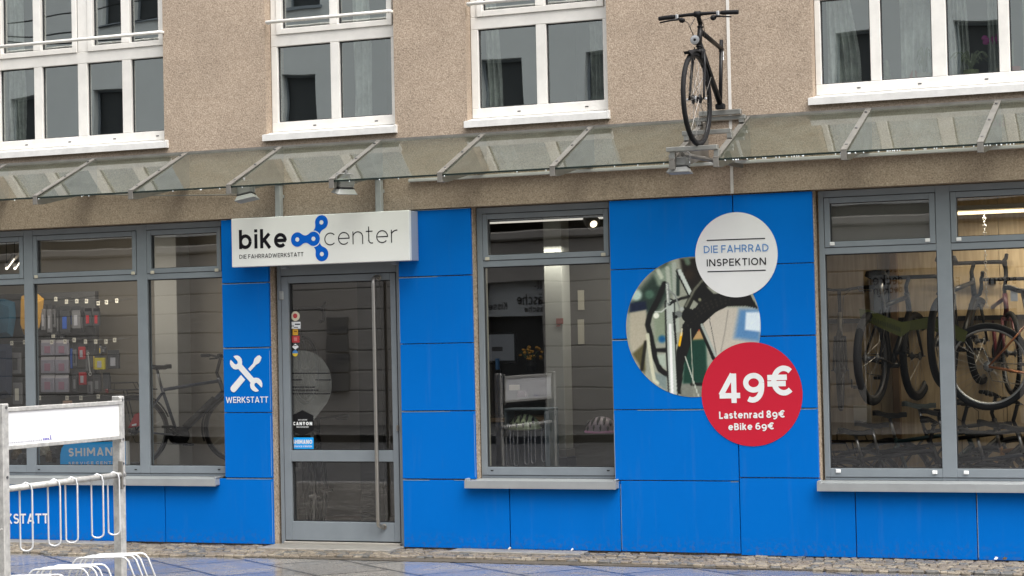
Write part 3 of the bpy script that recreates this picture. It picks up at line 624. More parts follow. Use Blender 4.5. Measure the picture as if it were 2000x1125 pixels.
def link(b, c0, c1, r, y):   # dog-bone chain plate
    d = c1-c0; L_ = np.linalg.norm(d); d /= L_; n = np.array([-d[1], d[0]]); o = []
    waist = r*.52; rc = None
    aw = rad(52); px_ = r*math.sin(aw)*1.0; top = []
    for i in range(41):
        t = i/40; x = t*L_
        h_ = waist+(r*math.sin(aw)-waist)*(abs(2*t-1))**2.2
        if r*math.cos(aw) <= x <= L_-r*math.cos(aw): top.append((x, waist+(r*math.sin(aw)-waist)*(abs(2*(x-r*math.cos(aw))/(L_-2*r*math.cos(aw))-1))**2.0))
    pts = [(r*math.cos(a), r*math.sin(a)) for a in np.linspace(aw, 2*math.pi-aw, 30)]
    low = [(x, -h) for x, h in top]; pts += low
    pts += [(L_+r*math.cos(a), r*math.sin(a)) for a in np.linspace(-math.pi+aw, math.pi-aw, 30)]; pts += top[::-1]
    P = [tuple(c0+d*x+n*h) for x, h in pts]
    # fan from the axis so that the concave outline triangulates cleanly
    a = sum(P[i][0]*P[(i+1)%len(P)][1]-P[(i+1)%len(P)][0]*P[i][1] for i in range(len(P)))
    b.poly(P, y)
cm, cl, ct, cb = P2(612.5, 466.4), P2(581.0, 467.8), P2(628.0, 434.3), P2(628.9, 496.2); r_ = 14.1*sc
EMW = mat('emblem white', (.80, .83, .86), .4)
b = MB(); link(b, ct, cm, r_, ys-.0002); link(b, cb, cm, r_, ys-.0004); b.build('emblem', LOGOB, SG)
b = MB(); b.disc(cm, r_+2.0*sc, ys-.0008); b.build('emblem_gap', EMW, SG)
b = MB(); link(b, cl, cm, r_, ys-.0012); b.build('emblem', LOGOB, SG)
b = MB()
for c in (cm, cl, ct, cb): b.disc(c, 4.3*sc, ys-.0018, 28)
b.build('emblem_hole', EMW, SG)
for px0, px1, X in ((539.5, 551, -3.925), (735.5, 747, -2.945)):
    b = MB(); X = at((px0+px1)/2, 385, -.08)[0]; b.box(X-.027, X+.027, -.112, -.058, 2.889, 3.172, .004); b.box(X-.034, X+.034, -.118, -.03, 3.172, 3.19, .003); b.box(X-.02, X+.02, -.058, -.022, 3.06, 3.09); b.build('bracket', mat('grey bracket', (.36, .375, .37), .45, .2, var=.12, vscale=10), SG)
for X in (-3.87, -2.80):
    b = MB(); b.box(X-.025, X+.025, -.09, -.02, 2.437, 2.4605, .003); b.build('lower_bracket', GREY, SG)

# ------------------------------------------------------------------ foils on the panels
DT = thing('wall_decal', 'white crossed spanner and screwdriver decal on the panel left of the door', 'decal', (-4.3, 0, 1.45))
def zz(pts, ox, oy, s, y): return [at(ox+p[0]/s, oy+p[1]/s, y) for p in pts]
wrench = [(195,152),(225,135),(270,133),(315,155),(345,195),(357,245),(352,298),(567,545),(610,540),(660,550),(705,590),(725,645),(724,700),(712,722),(640,650),(620,632),(595,640),(580,660),(582,690),(600,712),(662,778),(640,795),(595,798),(545,775),(510,730),(500,675),(508,630),(285,382),(240,392),(195,380),(155,340),(133,290),(135,235),(148,212),(215,285),(240,300),(265,290),(277,265),(268,235)]
b = MB(); b.poly(zz(wrench, 435, 680, 9.38, -.003), -.003); b.build('spanner', PUREW, DT)
b = MB(); b.poly(zz([(672,127),(712,168),(690,235),(668,270),(610,305),(505,422),(465,380),(555,280),(583,190),(635,140)], 435, 680, 9.38, -.003), -.003)
b.poly(zz([(335,490),(412,578),(250,775),(225,800),(195,810),(160,790),(142,755),(145,720),(165,690)], 435, 680, 9.38, -.003), -.003); b.build('screwdriver', PUREW, DT)
wr(DT, 'WERKSTATT', (441.2, 787), (523.9, 786.3), (441.2, 775.2), .145, -.003, PUREW, gap=.10)
D2 = thing('wall_decal', 'white workshop lettering on the low blue panel behind the bike rack', 'decal', (-6.6, 0, .25))
wr(D2, 'WERKSTATT', (-38, 1023.2), (95, 1022.2), (-38, 1004.2), .16, -.003, PUREW, gap=.10)
b = MB(); b.poly(zz([(228, 989), (236, 992), (243, 994.5), (236, 996.5), (228, 998)], 0, 0, 1, -.003), -.003); b.build('arrow_tip', PUREW, D2)
# ---- round photo foil: the printed picture of a bicycle fork and tyre, one colour per vertex
def painted_disc(cx, cz, R, y, n=150):
    th = np.linspace(0, 2*np.pi, n*2, endpoint=False); rr = np.linspace(0, 1, n//2+1)[1:]*R
    X = np.concatenate([[cx], (cx+rr[:, None]*np.cos(th)).ravel()]); Z = np.concatenate([[cz], (cz+rr[:, None]*np.sin(th)).ravel()])
    px, py = proj(X, y, Z); U = (px-1230)*3.878; V = (py-490)*3.878
    C = np.tile(np.array([168., 170, 158]), (len(X), 1))
    def seg(ax, ay, bx, by):
        dx, dy = bx-ax, by-ay; t = np.clip(((U-ax)*dx+(V-ay)*dy)/(dx*dx+dy*dy+1e-9), 0, 1); return np.hypot(U-ax-t*dx, V-ay-t*dy)
    def blend(sd, col, blur):
        a = np.clip(.5-sd/(2*blur), 0, 1); a = a*a*(3-2*a); C[:] = C*(1-a[:, None])+np.array(col, float)*a[:, None]
    def pol(P, col, blur=5):
        d = np.full(len(X), 1e9); ins = np.zeros(len(X), bool)
        for i in range(len(P)):
            (ax, ay), (bx, by) = P[i], P[(i+1) % len(P)]; d = np.minimum(d, seg(ax, ay, bx, by))
            c = ((ay > V) != (by > V)) & (U < (bx-ax)*(V-ay)/(by-ay+1e-9)+ax); ins ^= c
        blend(np.where(ins, -d, d), col, blur)
    def strk(P, w, col, blur=3):
        d = np.full(len(X), 1e9)
        for i in range(len(P)-1): d = np.minimum(d, seg(*P[i], *P[i+1]))
        blend(d-w/2, col, blur)
    def blob(x, y_, r, col, blur=8): blend(np.hypot(U-x, V-y_)-r, col, blur)
    pol([(40,330),(240,110),(290,60),(300,330),(210,480),(0,460)], (70, 84, 78), 40); pol([(180,170),(330,80),(340,330),(210,260)], (150, 162, 148), 18)
    strk([(215,150),(240,200)], 30, (200, 205, 190), 8); pol([(380,60),(540,50),(620,250),(470,340),(395,150)], (58, 53, 48), 20); strk([(430,60),(440,90)], 40, (120, 135, 120), 14)
    blob(450, 180, 40, (75, 66, 58), 25); blob(50, 335, 42, (190, 208, 198), 16); blob(150, 330, 34, (100, 125, 112), 16); pol([(0,395),(120,380),(130,450),(0,470)], (50, 62, 84), 14)
    pol([(0,470),(125,445),(130,700),(95,880),(60,860),(0,700)], (186, 180, 164), 10); pol([(20,780),(110,700),(120,900),(110,930)], (112, 108, 84), 14); strk([(120,690),(90,900)], 24, (60, 58, 50), 8)
    strk([(262,250),(215,370),(150,490),(135,560),(160,650),(190,800),(230,900),(275,935)], 40, (24, 27, 28), 6); pol([(180,470),(275,430),(280,640),(190,700)], (150, 160, 142), 20); blob(200, 490, 22, (230, 232, 220), 5)
    blob(245, 668, 26, (45, 110, 150), 16); pol([(190,740),(280,735),(280,770),(200,765)], (30, 33, 32), 8); pol([(205,790),(272,780),(276,890),(225,860)], (178, 188, 176), 10); pol([(190,920),(280,950),(280,1060),(200,1000)], (140, 152, 150), 12)
    strk([(135,635),(150,760),(170,900),(185,980),(210,1000)], 26, (206, 206, 186), 5)
    pol([(520,560),(700,430),(990,430),(990,700),(640,840),(560,700)], (196, 190, 180), 10); pol([(830,440),(990,440),(990,690),(790,660)], (110, 148, 186), 28); pol([(880,465),(990,462),(990,612),(872,598)], (216, 226, 236), 10)
    strk([(745,450),(720,620),(690,760)], 8, (160, 155, 148), 4)
    pol([(480,585),(560,565),(570,680),(470,690)], (186, 160, 122), 12); blob(512, 592, 16, (192, 66, 46), 8); pol([(420,680),(575,668),(590,1010),(400,1015)], (46, 86, 76), 14); pol([(380,1005),(560,1000),(560,1120),(380,1120)], (140, 142, 134), 14); strk([(470,1010),(560,1010)], 22, (25, 30, 28), 8)
    ty = [(350,1085),(355,760),(400,560),(520,400),(640,325),(760,310),(905,320),(975,440),(880,418),(740,420),(650,465),(545,560),(465,690),(410,860),(385,1085)]
    pol(ty, (34, 33, 31), 3)
    rt = np.hypot(U-830, V-900); an = np.arctan2(V-900, U-830); m = (rt > 500) & (rt < 575) & (U < 760) & (U > 430) & (V < 600)
    tr = (np.sin(an*95) > .25) & (np.sin(rt*.26) > -.2) & m; C[tr] = C[tr]*.3+np.array([84, 82, 76])*.7
    strk([(285,130),(300,300)], 30, (186, 192, 180), 4); strk([(335,100),(345,330),(360,600)], 34, (180, 186, 176), 5); strk([(365,150),(365,330)], 26, (70, 84, 78), 6)
    strk([(303,400),(312,760),(330,1090)], 80, (58, 60, 58), 4); strk([(305,400),(314,760),(330,1090)], 58, (190, 196, 190), 4); strk([(305,560),(322,1090)], 20, (238, 240, 236), 4)
    strk([(372,155),(462,335)], 44, (40, 44, 42), 3); strk([(376,150),(464,330)], 30, (206, 212, 206), 3); strk([(330,470),(350,700)], 14, (22, 24, 24), 4)
    strk([(565,215),(500,290),(430,430)], 46, (62, 62, 56), 3); strk([(552,222),(492,290),(424,420)], 16, (128, 128, 118), 4); pol([(545,240),(640,330),(520,400),(470,360)], (44, 43, 40), 8); blob(530, 370, 12, (150, 150, 130), 6)
    blob(445, 488, 52, (14, 14, 15), 4); strk([(300,405),(345,375),(450,345)], 20, (18, 18, 20), 3); strk([(285,250),(293,395)], 26, (150, 156, 152), 3); strk([(281,252),(290,390)], 8, (224, 226, 220), 2); strk([(290,290),(345,340),(380,440)], 12, (150, 154, 150), 3)
    blob(370, 480, 26, (130, 134, 132), 5); blob(395, 440, 16, (180, 184, 180), 4); blob(350, 500, 12, (20, 20, 20), 3); blob(492, 448, 14, (20, 20, 20), 3); strk([(190,462),(240,462),(275,432)], 8, (210, 214, 208), 3)
    strk([(392,625),(375,715)], 18, (238, 188, 40), 3); strk([(396,590),(390,640)], 10, (220, 215, 195), 3)
    strk([(535,560),(640,810)], 40, (26, 28, 27), 3); strk([(545,560),(652,800)], 20, (176, 182, 176), 3); strk([(600,492),(640,700),(655,780)], 5, (96, 96, 94), 2); strk([(460,592),(485,1100)], 7, (168, 172, 160), 2); strk([(420,800),(520,1100)], 8, (196, 200, 190), 2)
    g_ = np.random.RandomState(3).rand(len(C))-.5; C = np.clip((C-128)*1.32+112+g_[:, None]*12, 5, 252)
    lin = np.where(C/255 > .04045, ((C/255+.055)/1.055)**2.4, C/255/12.92)
    n2, nr = len(th), len(rr); F = [(0, 1+k, 1+(k+1) % n2) for k in range(n2)]
    for i in range(nr-1):
        a = 1+i*n2; c = a+n2; F += [(a+k, c+k, c+(k+1) % n2, a+(k+1) % n2) for k in range(n2)]
    return X, Z, F, lin
PF = thing('wall_foil', 'round photo foil of a bicycle fork and tyre on the blue wall', 'wall foil', (-.171, 0, 1.842))
X, Z, F, lin = painted_disc(-.171, 1.842, .568, -.003)
b = MB(); b.v = list(zip(X, [-.003]*len(X), Z)); b.f = [tuple(int(i) for i in f) for f in F]; b.m = [0]*len(F)
pm = bpy.data.materials.new('photo print'); pm.use_nodes = True; ca = pm.node_tree.nodes.new('ShaderNodeVertexColor'); ca.layer_name = 'print'
mu = pm.node_tree.nodes.new('ShaderNodeMixRGB'); mu.blend_type = 'MULTIPLY'; mu.inputs[0].default_value = 1; mu.inputs[2].default_value = (.93, .93, .93, 1); pm.node_tree.links.new(ca.outputs[0], mu.inputs[1])
pm.node_tree.links.new(mu.outputs[0], pm.node_tree.nodes['Principled BSDF'].inputs['Base Color']); pm.node_tree.nodes['Principled BSDF'].inputs['Roughness'].default_value = .45
o = b.build('photo_print', pm, PF); la = o.data.color_attributes.new('print', 'FLOAT_COLOR', 'POINT'); la.data.foreach_set('color', np.c_[lin, np.ones(len(lin))].astype(np.float32).ravel())
WF = thing('wall_foil', 'round white foil announcing a bicycle inspection above the photo', 'wall foil', (.209, 0, 2.413))
b = MB(); b.disc((.209, 2.413), .342, -.005, 96); b.build('foil_disc', mat('foil white', (.80, .80, .81), .5, var=.03, vscale=2), WF)
y = -.007
wr(WF, 'DIE FAHRRAD', (1374.6, 494.6), (1501.4, 490.7), (1374.6, 480.2), .135, y, LBLUE, gap=.13); wr(WF, 'INSPEKTION', (1380.4, 520.5), (1496.3, 517), (1380.4, 506.6), .14, y, INK, gap=.14)
for p, q in (((1380.4, 469.6), (1494.3, 465.6)), ((1381.9, 530.8), (1495.4, 527.8))): b = MB(); b.ribbon([at(*p, y), at(*q, y)], .0085, y); b.build('rule', INK, WF)

RF = thing('wall_foil', 'round red price foil with white figures below the photo', 'wall foil', (.308, 0, 1.293))
b = MB(); b.disc((.308, 1.293), .416, -.005, 96); b.build('foil_disc', RED, RF)
# 49 euro, Lastenrad 89 euro, eBike 69 euro
def seg_write(px0, px1, pyb, pyt, txt, w, **k): wr(RF, txt, (px0, pyb), (px1, pyb-(px1-px0)*.022), (px0, pyt), w, y, PUREW, **k)
seg_write(1403.4, 1551.3, 773.6+1.5, 716.5+1.2, '49€', .175, gap=.10)
seg_write(1404.6, 1533.8, 818.2, 804.0, 'Lastenrad 89€', .185, gap=.11)
seg_write(1422.6, 1512.6, 840.4, 827.0, 'eBike 69€', .185, gap=.11)

# ------------------------------------------------------------------ glass canopy
CN = thing('glass_canopy', 'sloping glass canopy on steel ribs above the shop front', 'canopy', (-1.7, -.45, 3.3))
RX = [-7.80, -6.82, -5.841, -4.862, -3.901, -2.933, -1.958, -.992, -.012, .338, 1.318, 2.315, 3.30]
YW, ZW, YF, ZF = -.035, 3.512, -.945, 3.108
def cz_(yy): return ZW+(ZF-ZW)*(yy-YW)/(YF-YW)
sl_ = (ZW-ZF)/(YW-YF); nrm = Vector((0, -sl_, 1)).normalized()
for i in range(len(RX)-1):
    if abs(RX[i]+.012) < .01: continue                 # this bay carries the bicycle and is open
    x0, x1 = RX[i]+.004, RX[i+1]-.004; b = MB(); b.mi = 0
    b.quad((x0,YF,ZF),(x1,YF,ZF),(x1,YW,ZW),(x0,YW,ZW)); b.mi = 1
    b.quad((x0,YF-.001,ZF-.014),(x1,YF-.001,ZF-.014),(x1,YF-.001,ZF+.001),(x0,YF-.001,ZF+.001)); b.quad((x0,YW,ZW-.004),(x0,YF,ZF-.004),(x0,YF,ZF),(x0,YW,ZW)); b.build('pane', [CANG, GEDGE], CN)
for X in RX:
    b = MB()                                            # tapered bar under the glass, deep at the wall
    for s in (-1, 1):
        xx = X+s*.017
        b.quad(*[(xx, p, q) for p, q in ((YF-.012, ZF-.004), (YF-.012, ZF-.062), (YF+.10, ZF-.058), (YW+.016, ZW-.30), (YW+.016, ZW-.004))][::s])
    pr_ = ((YF-.012, ZF-.004), (YF-.012, ZF-.062), (YF+.10, ZF-.058), (YW+.016, ZW-.30), (YW+.016, ZW-.004))
    for i in range(5):
        p, q = pr_[i], pr_[(i+1) % 5]; b.quad((X-.017, *p), (X+.017, *p), (X+.017, *q), (X-.017, *q))
    b.box(X-.022, X+.022, YF-.016, YF-.010, ZF-.066, ZF+.006, .002)
    rb = b.build('rib', STEEL, CN)
    b = MB(); q = [(X-.023, YF-.014, ZF+.005), (X+.023, YF-.014, ZF+.005), (X+.023, YW+.01, ZW+.005), (X-.023, YW+.01, ZW+.005)]
    t_ = [(v[0], v[1]+nrm.y*.008, v[2]+nrm.z*.008) for v in q]; b.quad(*t_); b.quad(q[0], q[1], t_[1], t_[0]); b.quad(q[1], q[2], t_[2], t_[1]); b.quad(q[3], q[0], t_[0], t_[3]); b.quad(q[2], q[3], t_[3], t_[2])
    b.build('clamp_strip', STEEL, rb)
    for yy in (YW-.10, (YW+YF)/2, YF+.10):
        b = MB(); c = Vector((X, yy, cz_(yy)))+nrm*.013; b.lathe(c, nrm, [(0, .011), (.007, .011), (.009, .006)], 10); b.build('bolt', mat('bolt steel', (.12, .12, .12), .4, .7), rb)
b = MB(); b.box(-8.5, 4.5, YW-.012, -.018, ZW-.012, ZW+.012); b.build('wall_rail', STEEL, CN)
b = MB(); rd_ = random.Random(21)
for i in range(90):
    X = rd_.uniform(.4, 3.0) if i < 70 else rd_.uniform(-6.5, .2); b.ell((X, YF-.003, ZF-.017), (.0045, .004, .006), 6, 4)
struct(b.build('water_drops', mat('water drops', (.75, .78, .80), .05), CN), 'stuff')
# pale conduit and cable running along the wall below the glass
b = MB(); b.box(-2.66, 4.2, -.060, -.022, 3.139, 3.165, .004); o = b.build('cable_duct', mat('cable duct', (.50, .51, .49), .5, var=.1, vscale=8), None); tag(o, 'long pale cable duct fixed to the render under the canopy', 'cable duct')
b = MB(); p = [(*at(q[0], q[1], -.045),) for q in ((150, 379), (330, 382), (448, 380.5))]; b.tube([(x, -.045, z) for x, z in p]+[(-3.87, -.6, 3.05)], .007, 6); o = b.build('cable', mat('grey cable', (.20, .19, .17), .5), None); tag(o, 'thin grey cable running along the wall to the leftmost floodlight', 'cable')

# ------------------------------------------------------------------ floodlights under the ribs
LAMP = mat('floodlight housing', (.30, .305, .29), .6, .0, var=.12, vscale=14); LENS = mat('floodlight lens', (.30, .31, .31), .5)
def floodlight(label, loc, yaw, tilt):
    t = thing('floodlight', label, 'floodlight', loc, 'floodlights under the canopy', True)
    b = MB(); b.box(-.070, .070, -.045, .045, -.005, .075, .012)
    for i in range(5): b.box(-.073, .073, -.048, .048, .012+i*.013, .017+i*.013)
    b.build('housing', LAMP, t)
    b = MB(); lo, hi = [(-.096, -.068, -.050), (.096, -.068, -.050), (.096, .068, -.050), (-.096, .068, -.050)], [(-.075, -.05, -.012), (.075, -.05, -.012), (.075, .05, -.012), (-.075, .05, -.012)]
    for i in range(4): j = (i+1) % 4; b.quad(lo[i], lo[j], hi[j], hi[i])
    b.quad(*hi); b.box(-.100, .100, -.072, .072, -.060, -.049, .003); b.build('reflector_hood', LAMP, t)
    b = MB(); b.quad((-.092, .064, -.0608), (.092, .064, -.0608), (.092, -.064, -.0608), (-.092, -.064, -.0608)); b.build('lens', LENS, t)
    b = MB(); b.box(-.078, .078, -.05, .05, -.014, -.003); b.build('seal', RUBBER, t)
    b = MB(); b.tube([(-.088, 0, .0), (-.092, 0, .10), (-.07, 0, .125), (.07, 0, .125), (.092, 0, .10), (.088, 0, .0)], .006, 6); b.tube([(0, 0, .125), (0, 0, .16)], .012, 8); b.build('bracket', mat('bracket steel', (.25, .25, .24), .45, .5), t)
    t.rotation_euler = (tilt, 0, yaw); t.scale = (.9, .9, .9); return t
floodlight('grey floodlight under the canopy rib left of the shop sign', (-3.82, -.80, 3.045), rad(8), rad(-6)).rotation_euler[1] = rad(-10)
floodlight('grey floodlight turned aside beneath the canopy above the shop sign', (-2.87, -.84, 3.055), rad(52), rad(12))
floodlight('grey floodlight under the bicycle perch', (.02, -.86, 3.072), rad(2), rad(-4))

# ------------------------------------------------------------------ aluminium perch and bicycle on the canopy
PE = thing('bicycle_perch', 'aluminium frame of bars carrying the bicycle above the canopy', 'mount', (.16, -.5, 3.3))
ALF = mat('raw aluminium', (.33, .33, .305), .36, .7, var=.15, vscale=12)
def vbar(b, x0, x1, yy, zt): b.box(x0, x1, yy-.028, yy+.028, zt-.034, zt, .003)
b = MB(); vbar(b, -.055, .350, -.935, 3.214); b.build('cross_bar', ALF, PE)
b = MB(); vbar(b, -.045, .352, -.55, 3.372); b.build('cross_bar', ALF, PE)
b = MB(); vbar(b, -.045, .372, -.20, 3.512); b.box(.0, .345, -.262, -.205, 3.516, 3.556, .003); b.build('cross_bar', ALF, PE)
for X in (-.012, .338):
    for ya, yb_, za, zb_ in ((YF, YF+.05, ZF+.02, 3.181), (-.575, -.525, cz_(-.55)+.014, 3.339), (-.225, -.18, cz_(-.20)+.014, 3.479)):
        b = MB(); b.box(X-.020, X+.020, ya, yb_, za, max(zb_, za+.004), .0015); b.build('riser', ALF, PE)
b = MB(); b.tube([(.05, -.88, 3.16), (.29, -.06, 3.12)], .018, 8); b.build('brace', STEEL, PE)

def wheel(parent, c, R, tr, axle, nsp=32, spm=SPOKE, rimm=RIM, tyrem=TYRE, hub=.032, hw=.05, spr=.0012, seed=0):
    """wheel in the plane perpendicular to axle: rim and hub, with tyre and spokes of their own"""
    ax = Vector(axle).normalized(); u = ax.orthogonal().normalized(); v = ax.cross(u); c = Vector(c)
    b = MB(); b.ring(c, u, v, R-tr*1.9, tr*.62, 56, 6, 1.0); b.lathe(c-ax*hw, ax, [(0, .012), (.008, .02), (.012, hub), (.022, hub), (.03, hub*.55), (hw*2-.03, hub*.55), (hw*2-.022, hub), (hw*2-.012, hub), (hw*2-.008, .02), (hw*2, .012)], 14)
    b.tube([c-ax*(hw+.025), c+ax*(hw+.025)], .006, 8)
    w = b.build('wheel', rimm, parent, True)
    b = MB(); b.ring(c, u, v, R-tr, tr, 72, 10); b.build('tyre', tyrem, w, True)
    b = MB()
    for i in range(nsp):
        a = 2*math.pi*i/nsp; s = 1 if i % 2 else -1; a2 = a+(.75 if (i//2) % 2 else -.75)
        b.tube([c+ax*s*(hw-.017)+(u*math.cos(a2)+v*math.sin(a2))*hub*.9, c+(u*math.cos(a)+v*math.sin(a))*(R-tr*2.3)], spr, 4, caps=False)
    b.build('spokes', spm, w)
    return w
# the half bicycle, wheel towards the street, frame ending at the bottom bracket
XB = .193
BK = thing('display_bicycle', 'black half bicycle perched on the canopy, front wheel towards the street', 'bicycle', (XB, -.93, 3.2))
HB = np.array([XB, -.940, 3.571])
wheel(BK, HB, .362, .019, (1, 0, 0), 32, mat('dark spokes', (.20, .19, .18), .4, .7), BLACK, hub=.036, hw=.045, spr=.0015)
b = MB(); b.lathe(Vector(HB)-Vector((.006, 0, 0)), (1, 0, 0), [(0, .030), (.012, .030)], 16); b.build('hub_band', SILVER, BK)
HT, HBm = Vector((XB, -.800, 4.145)), Vector((XB, -.842, 3.985)); d_ = (HT-HBm).normalized()
bbv, stt, sj = Vector((XB, -.300, 3.585)), Vector((XB, -.225, 4.116)), Vector((XB, -.218, 4.045))
b = MB(); b.tube([HBm, HT], .0205, 12); b.tube([HT-d_*.035, sj], [.0205, .017], 12); b.tube([HBm+d_*.03, bbv+Vector((0, 0, .01))], .0225, 12); b.tube([bbv, stt], .0158, 12); b.lathe(sj+Vector((-.006, 0, -.02)), (0, 0, 1), [(0, .02), (.03, .02)], 10)
b.build('frame', BLACK, BK, True)
b = MB(); b.lathe(HT-d_*.008, d_, [(0, .024), (.008, .024)], 14); b.lathe(HBm-d_*.004, d_, [(0, .024), (.01, .024)], 14); b.build('headset', BLACKM, BK)
b = MB(); b.box(XB-.036, XB+.036, bbv.y-.028, bbv.y+.028, 3.557, 3.60, .006); b.build('bottom_bracket', BLACKM, BK)
b = MB(); b.lathe((XB, -.2235, 3.955), (0, 0, 1), [(0, .0165), (.07, .0165)], 14); b.build('frame_badge', PUREW, BK); b = MB(); b.lathe((XB, -.2235, 3.985), (0, 0, 1), [(0, .0168), (.005, .0168)], 14); b.build('badge_mark', INK, BK)
b = MB(); cr_ = HBm-d_*.03
b.tube([HBm, cr_], .017, 10); b.box(XB-.047, XB+.047, cr_.y-.015, cr_.y+.015, cr_.z-.016, cr_.z+.012, .006)
for s in (-1, 1): b.tube([(XB+s*.041, cr_.y, cr_.z), (XB+s*.050, cr_.y-.022, cr_.z-.12), (XB+s*.056, HB[1]+.012, HB[2]+.05), (XB+s*.058, HB[1], HB[2])], [.0125, .0125, .0095, .009], 10)
b.build('fork', BLACK, BK, True)
b = MB()
for s in (-1, 1): b.lathe((XB+s*.066, HB[1], HB[2]), (s, 0, 0), [(0, .010), (.012, .010), (.016, .006)], 10)
b.build('axle_nut', SILVER, BK)
b = MB()   # short front mudguard with a lip, and its wire stays
for i in range(13):
    a0, a1 = rad(58+i*7), rad(58+(i+1)*7); f = lambda a, w_: (XB+w_, HB[1]-math.cos(a)*.376*1+0, HB[2]+math.sin(a)*.376)
    b.quad(f(a0, -.026), f(a0, .026), f(a1, .026), f(a1, -.026))
    for w_ in (-.026, .026): p, q = f(a0, w_), f(a1, w_); b.quad(p, q, (q[0]*1.0+.1*w_, q[1], q[2]-.014), (p[0]+.1*w_, p[1], p[2]-.014))
b.quad((XB-.026, HB[1]-.200, HB[2]+.318), (XB+.026, HB[1]-.200, HB[2]+.318), (XB+.022, HB[1]-.245, HB[2]+.335), (XB-.022, HB[1]-.245, HB[2]+.335)); b.build('mudguard', BLACKM, BK)
b = MB()
for s in (-1, 1): b.tube([(XB+s*.03, HB[1]+.30, HB[2]+.20), (XB+s*.060, HB[1]+.01, HB[2]+.01)], .0022, 6)
b.build('mudguard_stay', SILVER, BK)
sp_ = HT+d_*.035; bar = Vector((XB, -.865, 4.232))
b = MB(); b.tube([HT, sp_], .017, 10); b.tube([sp_-d_*.01, bar], [.019, .017], 10); b.lathe(bar-Vector((.024, 0, 0)), (1, 0, 0), [(0, .023), (.048, .023)], 14); b.build('stem', BLACKM, BK, True)
b = MB(); b.tube([(XB-.315, -.840, 4.226), (XB-.10, -.863, 4.232), (XB, -.865, 4.232), (XB+.10, -.863, 4.232), (XB+.315, -.840, 4.226)], [.011, .0125, .0158, .0125, .011], 10); b.build('handlebar', BLACK, BK, True)
for s in (-1, 1):
    b = MB(); b.tube([(XB+s*.185, -.854, 4.229), (XB+s*.20, -.853, 4.229), (XB+s*.31, -.8405, 4.2262), (XB+s*.318, -.8395, 4.226)], [.015, .0175, .0175, .0165], 12); b.build('grip', BLACKM, BK, True)
    b = MB(); b.tube([(XB+s*.155, -.86, 4.215), (XB+s*.155, -.885, 4.200), (XB+s*.20, -.92, 4.192), (XB+s*.285, -.925, 4.180)], [.011, .009, .007, .006], 8); b.build('brake_lever', BLACKM, BK, True)
    b = MB(); b.lathe((XB+s*.125, -.865, 4.196), (s*.3, -.1, -1), [(-.016, .014), (-.008, .024), (.010, .024), (.020, .012)], 12); b.build('shifter', BLACKM, BK, True)
    b = MB(); b.box(XB+s*.163-.012, XB+s*.163+.012, -.882, -.850, 4.205, 4.243, .005); b.build('lever_clamp', SILVER, BK)
b = MB(); b.tube([(XB-.11, -.88, 4.195), (XB-.06, -.92, 4.16), (XB-.035, -.90, 4.09), (XB-.015, -.86, 4.02)], .0028, 6); b.tube([(XB+.11, -.88, 4.195), (XB+.06, -.93, 4.17), (XB+.062, -.90, 4.10), (XB+.03, -.80, 4.06)], .0028, 6); b.tube([(XB-.02, -.87, 4.20), (XB-.045, -.92, 4.13), (XB-.03, -.88, 4.06), (XB-.005, -.85, 3.99)], .0028, 6); b.build('cable', BLACK, BK)
lc = Vector((XB-.004, -.93, 4.025)); b = MB(); b.lathe(lc, (0, 1, 0), [(-.008, .037), (0, .038), (.02, .034), (.045, .018), (.055, .010)], 20); b.tube([lc+Vector((0, .04, 0)), HBm+Vector((0, 0, .01))], .006, 6); hl = b.build('headlight', BLACKM, BK, True)
b = MB(); b.lathe(lc-Vector((0, .008, 0)), (0, 1, 0), [(-.003, .020), (-.001, .036)], 20); b.build('reflector', SILVER, hl)
b = MB(); b.lathe(lc-Vector((0, .012, 0)), (0, 1, 0), [(-.003, .009), (0, .011)], 12); b.build('bulb_cap', BLACKM, hl)
b = MB()
for s in (-1, 1): b.box(XB+s*.034-.008, XB+s*.034+.008, cr_.y-.045, cr_.y-.012, cr_.z-.075, cr_.z-.012, .004); b.tube([(XB+s*.034, cr_.y-.035, cr_.z-.02), (XB+s*.02, cr_.y-.04, cr_.z+.02)], .004, 6)
b.build('rim_brake', BLACKM, BK)

# ------------------------------------------------------------------ bike rack in the foreground
RK = thing('bike_rack', 'galvanised bike rack with a blank white board and hanging loops', 'bike rack', (-3.38, -4.1, 0))
def camp(px, py, d): return [float(v) for v in CAM+(CW+CR*(px-1000)/FPX-CU*(py-562.5)/FPX)*d]
pF, pN = camp(231, 774, 14.3), camp(4, 789, 12.97); XR_ = (pF[0]+pN[0])/2; yS, yN = pF[1], pN[1]; zT = (pF[2]+pN[2])/2
zb0, zb1, zt_ = zT-.275, zT-.055, zT-.556   # board foot, board head, tube
b = MB(); b.box(pN[0]-.038, pN[0]+.030, yN-.035, yN+.030, -.012, zT, .005); p1_ = b.build('post', GALV, RK)
b = MB(); b.box(pF[0]-.034, pF[0]+.032, yS-.036, yS+.030, -.012, zT+.004, .005); b.build('post', GALV, RK)
b = MB(); b.tube([(pN[0]-.06, yN-.072, .61), (pN[0]+.02, yN-.072, .607), (pN[0]+.035, yN-.067, .62)], .007, 6); b.build('hook', GALV, p1_)
xb = XR_+.012

b = MB(); b.box(xb-.004, xb+.012, yN+.031, yS-.037, zb0, zb1); b.build('board', mat('board white', (.70, .705, .72), .4, var=.03, vscale=4), RK)
b = MB(); b.box(xb-.018, xb+.022, yN+.031, yS-.037, zb1, zb1+.028, .003); b.box(xb-.018, xb+.022, yN+.031, yS-.037, zb0-.027, zb0, .003); b.box(xb-.010, xb+.018, yS-.070, yS-.038, zb0, zb1, .002); b.box(xb+.0, xb+.02, yS-.052, yS-.037, zb0-.05, zb1+.05, .003); b.build('board_frame', GALV, RK)
